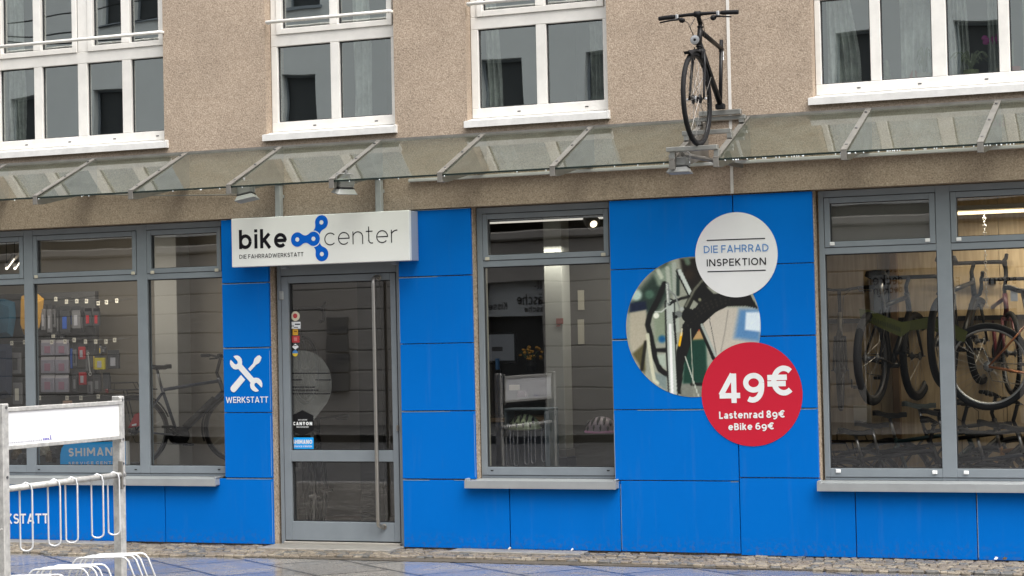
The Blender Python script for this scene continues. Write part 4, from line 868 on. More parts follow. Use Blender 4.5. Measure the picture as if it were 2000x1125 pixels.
# tiny printed line along the foot of the board: facing the street side (normal +x)
b = MB(); rr = random.Random(4); yy = yN+.03
while yy < yN+.42: ww = rr.uniform(.006, .016); b.quad((xb+.0135, yy, zb0+.013), (xb+.0135, yy+ww, zb0+.013), (xb+.0135, yy+ww, zb0+.023), (xb+.0135, yy, zb0+.023)); yy += ww+.006
b.build('small_print', mat('grey print', (.38, .38, .42), .5), RK)
b = MB(); yy = yN+.44
for i in range(4): b.quad((xb+.0135, yy+i*.017, zb0+.015), (xb+.0135, yy+i*.017+.012, zb0+.015), (xb+.0135, yy+i*.017+.012, zb0+.029), (xb+.0135, yy+i*.017, zb0+.029))
for a in (90, 210, 330): b.quad(*[(xb+.0137, yy+.085+dy, zb0+.022+dz) for dy, dz in ((-.006, -.003), (.006, -.003), (.022*math.cos(rad(a))+.004, .022*math.sin(rad(a))+.003), (.022*math.cos(rad(a))-.004, .022*math.sin(rad(a))+.003))])
b.build('small_emblem', mat('violet print', (.09, .07, .36), .5), RK)
b = MB(); b.tube([(xb, yN, zt_), (xb, yS, zt_+.002)], .0205, 12); b.build('tube', GALV, RK, True)
for ya_, yb_ in ((yS-.052, yS-.037), (yN+.031, yN+.045)): b = MB(); b.box(xb-.015, xb+.022, ya_, yb_, zt_-.10, zt_+.10, .003); b.build('bracket_plate', STEEL, RK)
for pp_, zz_ in ((pF, zt_+.08), (pF, zt_-.08), (pF, zb0-.03), (pF, zb1+.03), (pN, zt_+.08), (pN, zb1+.03)): b = MB(); b.lathe((pp_[0]+(.032 if pp_ is pF else .030), pp_[1], zz_), (1, 0, 0), [(0, .009), (.006, .009)], 8); b.build('bolt', MATS['bolt steel'], RK)
LP = [(50, 1076.5), (104.5, 1066.5), (139.5, 1060.5), (188.5, 1051), (221.5, 1045)]; LT = [50, 105, 139, 189.5, 221.5]
WIRE = mat('galvanised wire', (.55, .56, .57), .4, .3, var=.08, vscale=20)
for (lx, lz), tx in zip(LP, LT):
    yy = atX(tx, 950, xb)[1]; zb_ = atX(lx, lz, xb)[2]; hw = .042; sk = .035
    b = MB(); pts = [(xb-hw*.75, yy-hw*.55, zt_-.02), (xb-hw*.5, yy-hw*.4, zt_+.012), (xb, yy, zt_+.028), (xb+hw*.6, yy+hw*.45, zt_+.012), (xb+hw*.8, yy+hw*.55, zt_-.026)]
    pts += [(xb+hw*.8, yy+hw*.55, zb_+.035)]+[(xb+hw*.8*math.cos(a), yy+hw*.55*math.cos(a), zb_+.030-.030*math.sin(a)) for a in np.linspace(.35, math.pi-.35, 7)]+[(xb-hw*.75, yy-hw*.55, zb_+.035)]
    b.tube(pts, .0062, 8, closed=True); b.build('hanging_loop', WIRE, RK, True)
# wheel hoops: trapezoid wires, three slots of four wires
dirv = np.array([CR[0], CR[1]]); dirv = dirv/np.linalg.norm(dirv)
def hoop(c, zt):
    b = MB(); P = []
    for t, z in ((-.30, -.01), (-.19, zt-.03), (-.167, zt-.006), (-.145, zt), (.145, zt), (.167, zt-.006), (.19, zt-.03), (.30, -.01)): P.append((c[0]+dirv[0]*t, c[1]+dirv[1]*t, z))
    b.tube(P, .0068, 8); return b.build('wheel_hoop', WIRE, RK, True)
for gx, gy, gd in ((197, 1089, 13.87), (113, 1107.5, 13.19), (24, 1123, 12.62)):
    q = CAM+(CW+CR*(gx-1000)/FPX-CU*(gy-562.5)/FPX)*gd
    for k in (0, 1, 2, 3):
        kk = (0, .085, .135, .22)[k]; hoop((q[0]+.0*kk, q[1]+kk*1.12), .32)
b = MB(); b.box(XR_-.022, XR_+.022, yN+.005, yS-.005, .06, .10, .003); b.box(XR_-.4, XR_+.36, yN-.06, yN+.01, -.012, .03, .003); b.box(XR_-.4, XR_+.36, yS-.01, yS+.06, -.012, .03, .003); b.build('base_bar', GALV, RK)

# ------------------------------------------------------------------ bicycles inside the shop
def make_bike(label, loc, yaw, fr=BLACK, bar='flat', tr=.020, rack=False, guard=False, motor=False, nsp=28, roll=0., pitch=0., saddle=True, group=None, rimm=RIM, bw=.29, sad=None, wb=1.03):
    t = thing('bicycle', label, 'bicycle', loc, group, True); R = .345
    wheel(t, (0, 0, R), R, tr, (0, 1, 0), nsp, rimm=rimm, hw=.06); wheel(t, (wb, 0, R), R, tr, (0, 1, 0), nsp, rimm=rimm)
    bb, st, ht, hb = Vector((.43, 0, .285)), Vector((.275, 0, .76)), Vector((wb-.185, 0, .835)), Vector((wb-.125, 0, .66)); dx = (ht-hb).normalized()
    b = MB(); b.tube([hb, ht], .021, 10); b.tube([bb, st], .0165, 10); b.tube([hb+dx*.03, bb], .023 if not motor else .03, 10); b.tube([ht-dx*.035, st-Vector((-.012, 0, .03))], .0175, 10)
    for s in (-1, 1): b.tube([(0, s*.062, R), (bb.x-.05, s*.03, bb.z+.01), bb], .0095, 8); b.tube([(0, s*.062, R), (st.x+.01, s*.022, st.z-.06)], .008, 8)
    b.build('frame', fr, t, True)
    b = MB(); b.tube([hb, hb-dx*.03], .017, 8); b.box(hb.x-.02, hb.x+.03, -.045, .045, hb.z-.05, hb.z-.02, .006)
    for s in (-1, 1): b.tube([(hb.x+.01, s*.04, hb.z-.03), (wb-.045, s*.05, R+.10), (wb, s*.055, R)], [.013, .012, .009], 8)
    b.build('fork', fr if bar == 'drop' else BLACK, t, True)
    hx_, hz_ = (wb-.12, .955) if bar == 'drop' else (wb-.16, 1.03)
    b = MB(); b.tube([ht, ht+dx*.05, (hx_, 0, hz_)], .016, 8); b.build('stem', BLACKM, t, True)
    b = MB()
    if bar == 'drop':
        for s in (-1, 1): b.tube([(hx_, 0, hz_), (hx_, s*.15, hz_), (hx_, s*.20, hz_), (hx_+.06, s*.215, hz_-.005), (hx_+.10, s*.22, hz_-.05), (hx_+.07, s*.23, hz_-.12), (hx_-.03, s*.235, hz_-.135)], .0155, 8)
        b.build('handlebar', BLACKM, t, True)
        b = MB()
        for s in (-1, 1): b.tube([(hx_+.06, s*.215, hz_), (hx_+.13, s*.218, hz_+.03), (hx_+.15, s*.218, hz_+.06)], .016, 8); b.tube([(hx_+.13, s*.218, hz_+.01), (hx_+.14, s*.222, hz_-.09)], .007, 6)
        b.build('brake_hood', BLACKM, t, True)
    else:
        b.tube([(hx_-.10, -bw, hz_+.02), (hx_-.04, -bw*.6, hz_+.02), (hx_, -.05, hz_), (hx_, .05, hz_), (hx_-.04, bw*.6, hz_+.02), (hx_-.10, bw, hz_+.02)], .012, 8); b.build('handlebar', BLACKM, t, True)
        for s in (-1, 1):
            b = MB(); b.tube([(hx_-.105, s*(bw+.005), hz_+.021), (hx_-.055, s*(bw*.68), hz_+.02)], .0175, 10); b.build('grip', BLACKM, t, True)
        b = MB()
        for s in (-1, 1): b.tube([(hx_-.03, s*bw*.55, hz_+.015), (hx_+.02, s*bw*.6, hz_-.01), (hx_-.03, s*bw*.95, hz_-.015)], .007, 6)
        b.tube([(hx_+.01, .1, hz_), (hx_+.09, .04, hz_-.06), (hb.x+.05, .02, hb.z+.05)], .003, 5); b.build('brake_lever', BLACKM, t, True)
    if saddle:
        b = MB(); b.tube([st, (st.x-.04, 0, .93)], .0135, 8); b.build('seat_post', SILVER, t, True)
        b = MB(); N_ = 12; prev = None; sx, sz = st.x-.05, .955
        for i in range(N_+1):
            f = i/N_; w_ = .078*(1-f)**.8*(1 if f > .12 else .55+3.7*f)+.019; xx = sx-.13+.28*f; zz_ = sz+.028*math.exp(-((f-.08)/.25)**2)+(.008 if f > .8 else 0)
            cur = [(xx, -w_, zz_-.03), (xx, -w_*.85, zz_+.004), (xx, 0, zz_+.012), (xx, w_*.85, zz_+.004), (xx, w_, zz_-.03)]
            if prev:
                for k in range(4): b.quad(prev[k], cur[k], cur[k+1], prev[k+1])
                b.quad(prev[0], prev[4], cur[4], cur[0])
            else: b.quad(*cur)
            prev = cur
        b.quad(*prev[::-1]); b.build('saddle', sad or BLACKM, t, True)
    b = MB(); b.lathe((bb.x, .045, bb.z), (0, 1, 0), [(0, .085), (.004, .085)], 28); b.tube([(bb.x, -.06, bb.z), (bb.x, .06, bb.z)], .02, 10)
    b.tube([(bb.x, .065, bb.z), (bb.x+.14, .075, bb.z-.095)], .009, 6); b.tube([(bb.x, -.065, bb.z), (bb.x-.14, -.075, bb.z+.095)], .009, 6); b.build('crankset', mat('crank black', (.03, .03, .03), .35, .5), t, True)
    for s in (-1, 1):
        b = MB(); px_, pz_ = bb.x+s*.14, bb.z-s*.095; y0_ = s*.085; b.box(px_-.045, px_+.045, min(y0_, y0_+s*.09), max(y0_, y0_+s*.09), pz_-.012, pz_+.012, .004); b.build('pedal', BLACKM, t)
    b = MB(); b.tube([(bb.x, .05, bb.z+.083), (0, .052, R+.035), (-.035, .052, R), (0, .052, R-.04), (.03, .05, R-.11), (bb.x, .05, bb.z-.083)], .004, 4); b.lathe((0, .044, R), (0, 1, 0), [(0, .045), (.02, .03)], 16); b.build('chain', mat('chain steel', (.11, .10, .09), .45, .7), t)
    if motor: b = MB(); b.lathe((bb.x+.02, -.055, bb.z), (0, 1, 0), [(0, .06), (.01, .085), (.10, .085), (.11, .06)], 20); b.tube([(.50, 0, .36), (.80, 0, .63)], .042, 10, flat=.75); b.build('motor', BLACKM, t, True)
    if rack:
        b = MB()
        for s in (-1, 1): b.tube([(.22, s*.05, .74), (-.05, s*.06, .74), (-.23, s*.06, .745), (-.245, s*.045, .75)], .0065, 6); b.tube([(0, s*.065, R+.02), (-.08, s*.062, .74)], .0055, 6)
        b.tube([(-.245, -.05, .75), (-.245, .05, .75)], .0065, 6)
        for xx in (-.15, -.02, .10): b.tube([(xx, -.06, .74), (xx, .06, .74)], .005, 6)
        b.tube([(-.20, -.06, .74), (-.20, -.075, .81), (.02, -.075, .81), (.05, -.06, .74)], .0055, 6); b.tube([(-.20, .06, .74), (-.20, .075, .81), (.02, .075, .81), (.05, .06, .74)], .0055, 6); b.build('luggage_rack', BLACKM, t, True)
        b = MB(); b.box(-.262, -.245, -.035, .035, .715, .755, .005); b.build('rear_light', mat('rear light red', (.25, .01, .01), .3), t)
    if guard:
        for cx, a0, a1 in ((0, 20, 190), (wb, 75, 200)):
            b = MB(); n_ = 20
            for i in range(n_):
                p, q = rad(a0+(a1-a0)*i/n_), rad(a0+(a1-a0)*(i+1)/n_); P = lambda a, y_, rr: (cx+math.cos(a)*rr, y_, R+math.sin(a)*rr)
                b.quad(P(p, -.024, R+.012), P(p, 0, R+.024), P(q, 0, R+.024), P(q, -.024, R+.012)); b.quad(P(p, 0, R+.024), P(p, .024, R+.012), P(q, .024, R+.012), P(q, 0, R+.024))
            b.build('mudguard', BLACKM, t, True)
    t.rotation_mode = 'ZYX'; t.rotation_euler = (roll, pitch, yaw)
    return t
def place(t, local, target):   # move the root so that a local point lands on a target
    M = t.rotation_euler.to_matrix(); t.location = Vector(target)-M @ Vector(local)

# left window: city bike on a stand, seen at an angle
q = at(284, 842, .95)
lb = make_bike('dark city bike with a luggage rack in the left window', (0, 0, 0), rad(48), fr=mat('petrol frame', (.012, .022, .045), .35), rack=True, guard=True, motor=True, bw=.27)
place(lb, (0, 0, .345), (q[0], .75, .98))
st_ = thing('display_stand', 'pale plinth under the city bike in the left window', 'plinth', (q[0]+.3, 1.1, .03))
b = MB(); b.box(-5.42, -4.50, .62, 1.75, .03, .58, .01); b.build('plinth', mat('plinth grey', (.10, .10, .10), .6, var=.1), st_)
b = MB()
for xx, yy in ((-5.30, .8), (-4.62, 1.55)): b.tube([(xx, yy, .58), (xx, yy, .635)], .02, 8)
b.build('foot_pin', SILVER, st_)
hgt = thing('price_flag', 'red triangular flag hanging on the rear wheel of the city bike', 'flag', (*[at(262, 828, .62)[0], .62], 0))
b = MB(); b.plate([at(*p, .62) for p in ((250, 836), (263, 809), (272, 806), (272, 832))], .62, .645); b.build('flag', mat('flag red', (.42, .02, .03), .55), hgt)
b = MB(); b.plate([at(*p, .615) for p in ((258, 829), (266, 827), (266, 831), (258, 832))], .612, .62); b.build('flag_print', PUREW, hgt)
# white column and dark side wall behind it
def ibox(name, label, cat, x0, x1, y0, y1, z0, z1, m, bev=.004):
    o = MB().box(x0, x1, y0, y1, z0, z1, bev).build(name, m); return tag(o, label, cat)
ca, cb_ = at(303, 700, 1.5)[0], at(347, 700, 1.5)[0]
ibox('interior_column', 'pale grey column behind the city bike in the left window', 'column', ca, cb_, 1.5, 1.75, .03, 3.05, mat('column grey', (.36, .355, .33), .8, var=.05))
b = MB(); x_ = at(350, 700, 2.6)[0]; b.box(-6.2, -3.98, 2.6, 2.68, .03, 3.05); tag(b.build('partition', mat('partition brown grey', (.095, .087, .078), .8, var=.1), None), 'brown grey partition wall behind the left window', 'partition')
b = MB(); q0, q1 = at(350, 728, 2.55), at(412, 744, 2.55); b.box(q0[0], q1[0], 2.50, 2.58, q1[1], q0[1], .01); tag(b.build('wall_shelf', mat('navy board', (.02, .03, .045), .5), None), 'dark navy shelf board on the partition behind the city bike', 'shelf')
b = MB(); q0, q1 = at(350, 452, 2.5), at(424, 498, 2.5); b.box(q0[0], q1[0], 2.42, 2.55, q1[1], q0[1], .005); tag(b.build('air_duct', mat('dark teal duct', (.012, .03, .05), .5), None), 'dark box high behind the fanlight nearest the shop sign', 'duct')
# slat wall with tools
yS_ = 1.30
SW = thing('slat_wall', 'dark slatted board with hanging tools in the left window', 'display wall', (-5.9, yS_, .03))
SLM = mat('slat dark', (.085, .085, .085), .6, var=.1, vscale=6); zlo = .03
def ppx(px0, py0, px1, py1, y): a, c = at(px0, py0, y), at(px1, py1, y); return min(a[0], c[0]), max(a[0], c[0]), min(a[1], c[1]), max(a[1], c[1])
x0, x1, z0, z1 = ppx(-60, 577, 191, 905, yS_)
n_ = 9; hh = (z1-.03)/n_; b = MB()
for i in range(n_): b.box(x0, x1, yS_, yS_+.03, .03+i*hh+.012, .03+(i+1)*hh, .003)
xa, xb_, za, zb_ = ppx(191, 650, 240, 905, yS_)
for i in range(5): b.box(x1+.004, xb_, yS_, yS_+.03, .03+i*hh+.012, .03+(i+1)*hh, .003)
b.box(x0, xb_, yS_+.03, yS_+.06, .03, .03+5*hh); b.box(x0, x1, yS_+.03, yS_+.06, .03+5*hh, z1); b.build('slat_board', SLM, SW)
b = MB(); b.quad((-9, 2.0, .03), (-5.28, 2.0, .03), (-5.28, 2.0, 3.05), (-9, 2.0, 3.05)); tag(b.build('partition', mat('partition beige', (.32, .29, .245), .85, var=.06), None), 'plain beige partition behind the tool display in the left window', 'partition')
TAGM = mat('price tag', (.66, .63, .54), .55); HOOK = mat('hook steel', (.4, .4, .4), .35, .8)
rows = {'top': [(109,584),(130,589),(150,588),(169,588),(192,592),(208,590),(228,587)], 'middle': [(23,670),(48,668),(101,668),(127,667),(145,664),(167,667),(187,667),(207,667),(224,664)], 'bottom': [(77,777),(131,777),(158,777),(192,774)]}
ords = ['leftmost', 'second', 'third', 'fourth', 'fifth', 'sixth', 'seventh', 'eighth', 'ninth']
for rn, pts in rows.items():
    for k, (px_, py_) in enumerate(pts):
        yh = 1.02; X, Z = at(px_, py_, yh); t = thing('price_hook', f'cream price tag on a hook, {ords[k]} of the {rn} row of tools', 'price tag', (X, yh, Z), 'price tags on the tool hooks')
        b = MB(); b.box(X-.018, X+.018, yh-.002, yh+.001, Z-.022, Z+.02); b.build('tag', TAGM, t)
        b = MB(); b.box(X-.012, X+.012, yh-.0035, yh-.002, Z-.004, Z+.0); b.box(X-.010, X+.004, yh-.0035, yh-.002, Z+.006, Z+.010); b.build('tag_print', INK, t)
        b = MB(); b.tube([(X, yh, Z+.012), (X, yS_+.01, Z+.018)], .003, 6); b.build('hook', HOOK, t)
def pack(label, px0, py0, px1, py1, m, hm, cat='tool pack', y=1.10, extra=None):
    x0, x1, z0, z1 = ppx(px0, py0, px1, py1, y); t = thing('tool_pack', label, cat, ((x0+x1)/2, y, z0), 'packs hanging on the slat wall')
    b = MB(); b.box(x0, x1, y, y+.03, z0, z1-(z1-z0)*.18, .006); b.build('pack', m, t); b = MB(); xm = (x0+x1)/2; b.box(x0, x1, y+.01, y+.014, z1-(z1-z0)*.19, z1); b.build('header_card', hm, t)
    b = MB(); w_ = (x1-x0)*.22; b.box(xm-w_, xm+w_, y-.004, y+.001, z0+(z1-z0)*.15, z0+(z1-z0)*.60, .002); b.build('contents', extra or mat('grey print', (.38, .38, .42), .5), t); return t
DKP = mat('dark pack', (.045, .047, .052), .4); GRP = mat('grey pack', (.17, .17, .18), .35); RDP = mat('red pack', (.36, .02, .03), .4); BLP = mat('blue handle', (.03, .10, .42), .4)
pack('tall grey tool pack at the left end of the top row', 79, 594, 88, 645, GRP, DKP); pack('grey tool pack second in the top row', 91, 594, 100, 650, GRP, DKP)
pack('dark pack with a blue handle in the top row', 116, 598, 136, 650, DKP, DKP, extra=BLP); pack('dark grey pack beside the blue handled one', 140, 598, 156, 642, GRP, DKP)
pack('black pack with a red insert in the top row', 164, 602, 178, 637, DKP, INK, extra=RDP); pack('black pack with a red insert at the right end of the top row', 181, 602, 194, 637, DKP, INK, extra=RDP)
LIL = mat('lilac pack', (.27, .26, .31), .3, var=.15, vscale=30); n_ = 0
for i, (y0p, y1p) in enumerate(((664, 694), (697, 729), (732, 766))):
    for j, (x0p, x1p) in enumerate(((79, 106), (107, 133))): pack(f"pale lilac flat pack, {('upper','middle','lowest')[i]} of the {('left','right')[j]} stack", x0p, y0p, x1p, y1p, LIL, mat('pack header', (.42, .40, .42), .4), extra=mat('mauve print', (.30, .16, .22), .4))
pack('red handled tool in the middle row', 152, 672, 165, 702, RDP, DKP); pack('red handled tool below the middle row', 153, 722, 167, 752, RDP, DKP)
pack('yellow pump head on a card in the middle row', 184, 694, 204, 722, mat('yellow plastic', (.55, .47, .03), .4), DKP); pack('dark flat pack at the right end of the middle row', 209, 684, 232, 720, DKP, DKP)
k_ = 0; used_ = set()
for (xa_, ya_, xb2_, yb2_, m_, e_) in ((101, 596, 108, 640, GRP, DKP), (109, 600, 116, 655, DKP, GRP), (137, 600, 141, 640, GRP, BLP), (157, 600, 163, 648, DKP, GRP), (96, 648, 112, 662, DKP, TAGM), (113, 652, 128, 662, DKP, GRP), (136, 672, 140, 720, BLP, BLP), (141, 676, 150, 715, GRP, DKP), (166, 676, 171, 725, GRP, GRP), (181, 672, 186, 730, DKP, YEL), (193, 672, 197, 692, GRP, YEL), (198, 676, 206, 690, DKP, GRP), (140, 725, 151, 765, DKP, GRP), (170, 740, 180, 770, GRP, DKP), (182, 730, 196, 765, DKP, GRP), (200, 728, 214, 760, DKP, DKP), (80, 782, 96, 820, GRP, TAGM), (98, 782, 116, 812, DKP, RDP), (140, 784, 156, 806, DKP, GRP), (20, 680, 40, 730, GRP, DKP), (24, 738, 42, 790, GRP, TAGM), (46, 690, 58, 740, DKP, GRP)):
    row_ = 'top' if yb2_ < 664 else ('middle' if ya_ < 725 else 'lower'); pos_ = f"{ords[k_ % 9]}" ; k_ += 1
    t = pack('x', xa_, ya_, xb2_, yb2_, m_, DKP, extra=e_, y=1.14); col_ = {id(GRP): 'grey', id(DKP): 'dark', id(BLP): 'blue'}[id(m_)]
    tr_ = rows['top'] if row_ == 'top' else rows['middle'] if yb2_ < 740 else rows['bottom']; xm_ = (xa_+xb2_)/2; o_ = ords[min(range(len(tr_)), key=lambda i: abs(tr_[i][0]-xm_))]; rn_ = 'top' if tr_ is rows['top'] else 'middle' if tr_ is rows['middle'] else 'bottom'
    lb_ = f"{'slim' if xb2_-xa_ < 9 else 'squat' if yb2_-ya_ < 25 else 'upright'} {col_} pack nearest the {o_} price tag of the {rn_} row"
    for w_ in ('', ', its left neighbour', ', its right neighbour', ', hanging lower'):
        if lb_+w_ not in used_: break
    used_.add(lb_+w_); t['label'] = lb_+w_
sp = thing('spanner', 'bright steel spanner hanging in the middle row', 'spanner', (at(175, 715, 1.12)[0], 1.12, at(175, 740, 1.12)[1]))
b = MB(); p0, p1 = at(172, 692, 1.12), at(176, 728, 1.12); b.ribbon([p0, p1], .014, 1.12); b.ring((p1[0], 1.12, p1[1]-.012), (1,0,0), (0,0,1), .015, .006, 14, 6); b.ring((p0[0], 1.12, p0[1]+.006), (1,0,0), (0,0,1), .011, .005, 12, 6); b.build('spanner', mat('tool steel', (.6, .6, .58), .3, .7), sp)
# clothing and bags at the far left
def soft(label, name, cat, pts, m, y, th=.06):
    b = MB(); c = np.mean(np.array(pts, float), 0); P = [at(*p, y) for p in pts]; C_ = at(*c, y); n = len(P)
    mid = [((p[0]+C_[0]*.35)/1.35, (p[1]+C_[1]*.35)/1.35) for p in P]
    for i in range(n):
        j = (i+1) % n; b.quad((P[i][0], y+th, P[i][1]), (P[j][0], y+th, P[j][1]), (mid[j][0], y, mid[j][1]), (mid[i][0], y, mid[i][1])); b.quad((mid[i][0], y, mid[i][1]), (mid[j][0], y, mid[j][1]), (C_[0], y-.01, C_[1]))
    return tag(b.build(name, m, None, True), label, cat)
soft('orange dry bag hanging behind the left mullion', 'dry_bag', 'bag', [(35,578),(50,574),(68,574),(79,584),(76,610),(70,640),(60,652),(40,654),(34,640)], mat('orange bag', (.62, .34, .06), .45, var=.1, vscale=12), 1.05)
soft('teal rain jacket hanging at the left edge of the window', 'rain_jacket', 'jacket', [(-30,585),(0,583),(22,590),(24,620),(18,658),(0,660),(-30,662)], mat('teal cloth', (.015, .10, .17), .7, var=.2, vscale=12), 1.05)
soft('dark blue trousers hanging below the teal jacket', 'trousers', 'clothing', [(-30,672),(0,672),(16,672),(17,720),(15,775),(0,780),(-30,780)], mat('navy cloth', (.012, .025, .06), .8), 1.05)
b = MB(); x0, x1, z0, z1 = ppx(122, 783, 136, 795, .95); b.box(x0, x1, .95, 1.0, z0, z1, .004); tag(b.build('small_box', mat('skin print box', (.45, .30, .23), .5), None), 'small pinkish box on the ledge below the tools', 'box')
# blue sign board standing on the inner sill, with white lettering
SB = thing('sign_board', 'light blue board with white lettering standing in the left window', 'sign', (at(185, 905, .34)[0], .34, .62))
yb = .34; lft = [at(117.5, 910, yb), at(117.5, 890, yb), at(120, 876, yb), at(127, 866.5, yb)]; pts = lft+[at(245, 861.5, yb), at(246.5, 910, yb)]
b = MB(); b.plate(pts[::-1], yb, yb+.03); b.build('board', mat('board blue', (.0, .42, 1.0), .4, var=.04), SB)
b = MB(); b.plate([at(246.5, 910, yb), at(245, 861.5, yb), at(248.5, 861.3, yb), at(250, 910, yb)][::-1], yb-.003, yb+.035); b.build('board_edge', PUREW, SB)
wr(SB, 'SHIMANO', (133.4, 891.5), (239, 889.4), (133.4, 875.5), .20, yb-.003, PUREW, gap=.12); wr(SB, 'SERVICE CENTER', (133.4, 907.8), (233, 906.3), (133.4, 902.2), .20, yb-.003, PUREW, gap=.22)
b = MB(); b.box(-9.4, A0-.02, .17, .60, .56, .612, .004); b.build('inner_sill', mat('inner sill', (.16, .15, .14), .5), B)
b = MB(); b.box(-2.08, C0+.0, .17, .60, .56, .612, .004); b.build('inner_sill', MATS['inner sill'], B)
b = MB(); b.box(.88, 4.2, .17, .30, .56, .612, .004); b.build('inner_sill', MATS['inner sill'], B)
rr = random.Random(8)   # bags of small parts left of the board
for k, (px_, py_) in enumerate(((28, 888), (40, 896), (82, 880), (95, 893), (107, 885))):
    soft(f'crumpled bag of small parts on the window ledge, {ords[k]} from the left', 'parts_bag', 'bag', [(px_-8, py_+12), (px_-9, py_-2), (px_-3, py_-12), (px_+5, py_-11), (px_+9, py_), (px_+8, py_+12)], mat(f'bag {k%3}', ((.10, .075, .045), (.05, .05, .05), (.30, .28, .24))[k % 3], .25, var=.4, vscale=25), .45)

# door: dark hall with a bicycle at the left
b = MB(); b.box(-4.05, -3.80, 1.7, 1.78, .03, 3.05); tag(b.build('partition', mat('partition dark', (.03, .03, .03), .8), None), 'dark narrow partition behind the door glass', 'partition')
db = make_bike('dark bicycle standing behind the door glass', (0, 0, 0), rad(112), bar='flat', guard=True, rack=True, nsp=20, rimm=mat('bright rim', (.32, .32, .32), .3, .7)); q = at(603, 985, .75); place(db, (0, 0, .0), (q[0]+.02, .75, .03))
kb = make_bike('bicycle hung upright above the one behind the door', (0, 0, 0), rad(95), bar='drop', nsp=20); q = at(592, 600, 2.0); place(kb, (.9, 0, .95), (q[0]-.05, 2.0, q[1]-.02))
# middle window: counter, screen, helmets, column
CT = thing('counter', 'dark shop counter behind the narrow window', 'counter', (-2.2, 2.2, .03)); b = MB(); b.box(-3.3, -1.55, 1.9, 2.5, .03, 1.0); b.build('body', mat('counter navy', (.012, .018, .03), .5), CT); b = MB(); b.box(-3.33, -1.52, 1.87, 2.53, 1.0, 1.04, .004); b.build('counter_top', mat('counter wood', (.16, .11, .06), .4, var=.2), CT)
x0, x1, z0, z1 = ppx(934, 651, 1008, 710, 1.9); MO = thing('computer_screen', 'computer screen on the counter in the narrow window', 'screen', ((x0+x1)/2, 1.9, z0)); b = MB(); b.box(x0, x1, 1.9, 1.94, z0, z1, .004); b.build('casing', BLACKM, MO)
b = MB(); b.quad((x0+.015, 1.897, z0+.03), (x1-.015, 1.897, z0+.03), (x1-.015, 1.897, z1-.015), (x0+.015, 1.897, z1-.015)); b.build('display', mat('display', (.06, .065, .07), .3, emit=(.55, .6, .7), estr=.02), MO); b = MB()
b.quad((x0+.03, 1.894, z0+.05), (x0+.10, 1.894, z0+.05), (x0+.10, 1.894, z0+.12), (x0+.03, 1.894, z0+.12)); b.box(x0+.14, x0+.25, 1.893, 1.896, z0+.12, z0+.16); b.build('screen_window', mat('dim window', (.02, .02, .025), .4), MO)
b = MB(); xm = (x0+x1)/2; b.box(xm-.02, xm+.02, 1.93, 1.96, 1.04, z0+.03); b.box(xm-.1, xm+.1, 1.9, 2.05, 1.04, 1.05); b.build('stand', BLACKM, MO)
vx, vz = at(1035, 716, 1.95); VS = thing('flower_vase', 'orange flowers in a dark vase on the counter', 'flowers', (vx, 1.98, vz-.02)); b = MB(); b.lathe((vx, 1.98, vz-.04), (0, 0, 1), [(0, .04), (.05, .055), (.10, .035)], 14); b.build('vase', BLACKM, VS)
b = MB(); rr = random.Random(2)
for k in range(26): c = (vx+rr.uniform(-.11, .09), 1.98+rr.uniform(-.06, .06), vz+.10+rr.uniform(-.03, .09)); b.ell(c, (.018, .018, .014), 6, 4)
b.build('blossom', mat('blossom', (.50, .27, .04), .6, var=.4, vscale=30), VS); b = MB()
for k in range(14): b.tube([(vx, 1.98, vz+.04), (vx+rr.uniform(-.1, .1), 1.98+rr.uniform(-.05, .05), vz+rr.uniform(.09, .16))], .004, 4)
b.build('stem', mat('leaf green', (.04, .09, .03), .6), VS)
ca, cb_ = at(1066, 700, 1.1)[0], at(1101, 700, 1.1)[0]; CO = thing('interior_column', 'white square column in the narrow shop window', 'column', (ca, 1.1, .03)); b = MB(); zc_ = at(1085, 893, 1.08)[1]; b.box(ca, cb_, 1.1, 1.30, zc_+.07, 3.05, .006); b.build('shaft', mat('column white', (.30, .315, .30), .75, var=.05), CO); b = MB(); b.box(ca-.01, cb_+.01, 1.09, 1.31, zc_, zc_+.068, .003); b.build('ledge', mat('ledge grey', (.14, .14, .135), .6), CO); b = MB(); b.box(ca-.02, cb_+.02, 1.08, 1.32, .03, zc_, .006); b.build('base', mat('column base navy', (.01, .014, .03), .5), CO)
x0, x1, z0, z1 = ppx(985, 838, 1062, 905, .75); FR = thing('helmet_stand', 'dark display box under the pale green helmet in the narrow window', 'display box', ((x0+x1)/2, .85, .612)); b = MB(); b.box(x0, x1, .76, 1.0, .612, z1-.006, .004); b.build('box_body', mat('box navy', (.012, .018, .03), .5), FR); b = MB(); b.box(x1+.002, x1+.05, .78, 1.0, .612, z1+.16, .003); b.box(x0-.01, x0-.002, .78, 1.0, .612, z1+.16, .002); b.box(x0-.01, x1+.05, .78, 1.0, z1+.162, z1+.18, .003); b.build('side_panel', mat('shelf blue grey', (.15, .19, .22), .5), FR)
b = MB(); b.box(at(948, 600, .17)[0]-.012, at(948, 600, .17)[0]+.012, .175, .2, .62, 2.9); b.build('blind_edge', mat('blind edge', (.44, .44, .38), .6), WM)
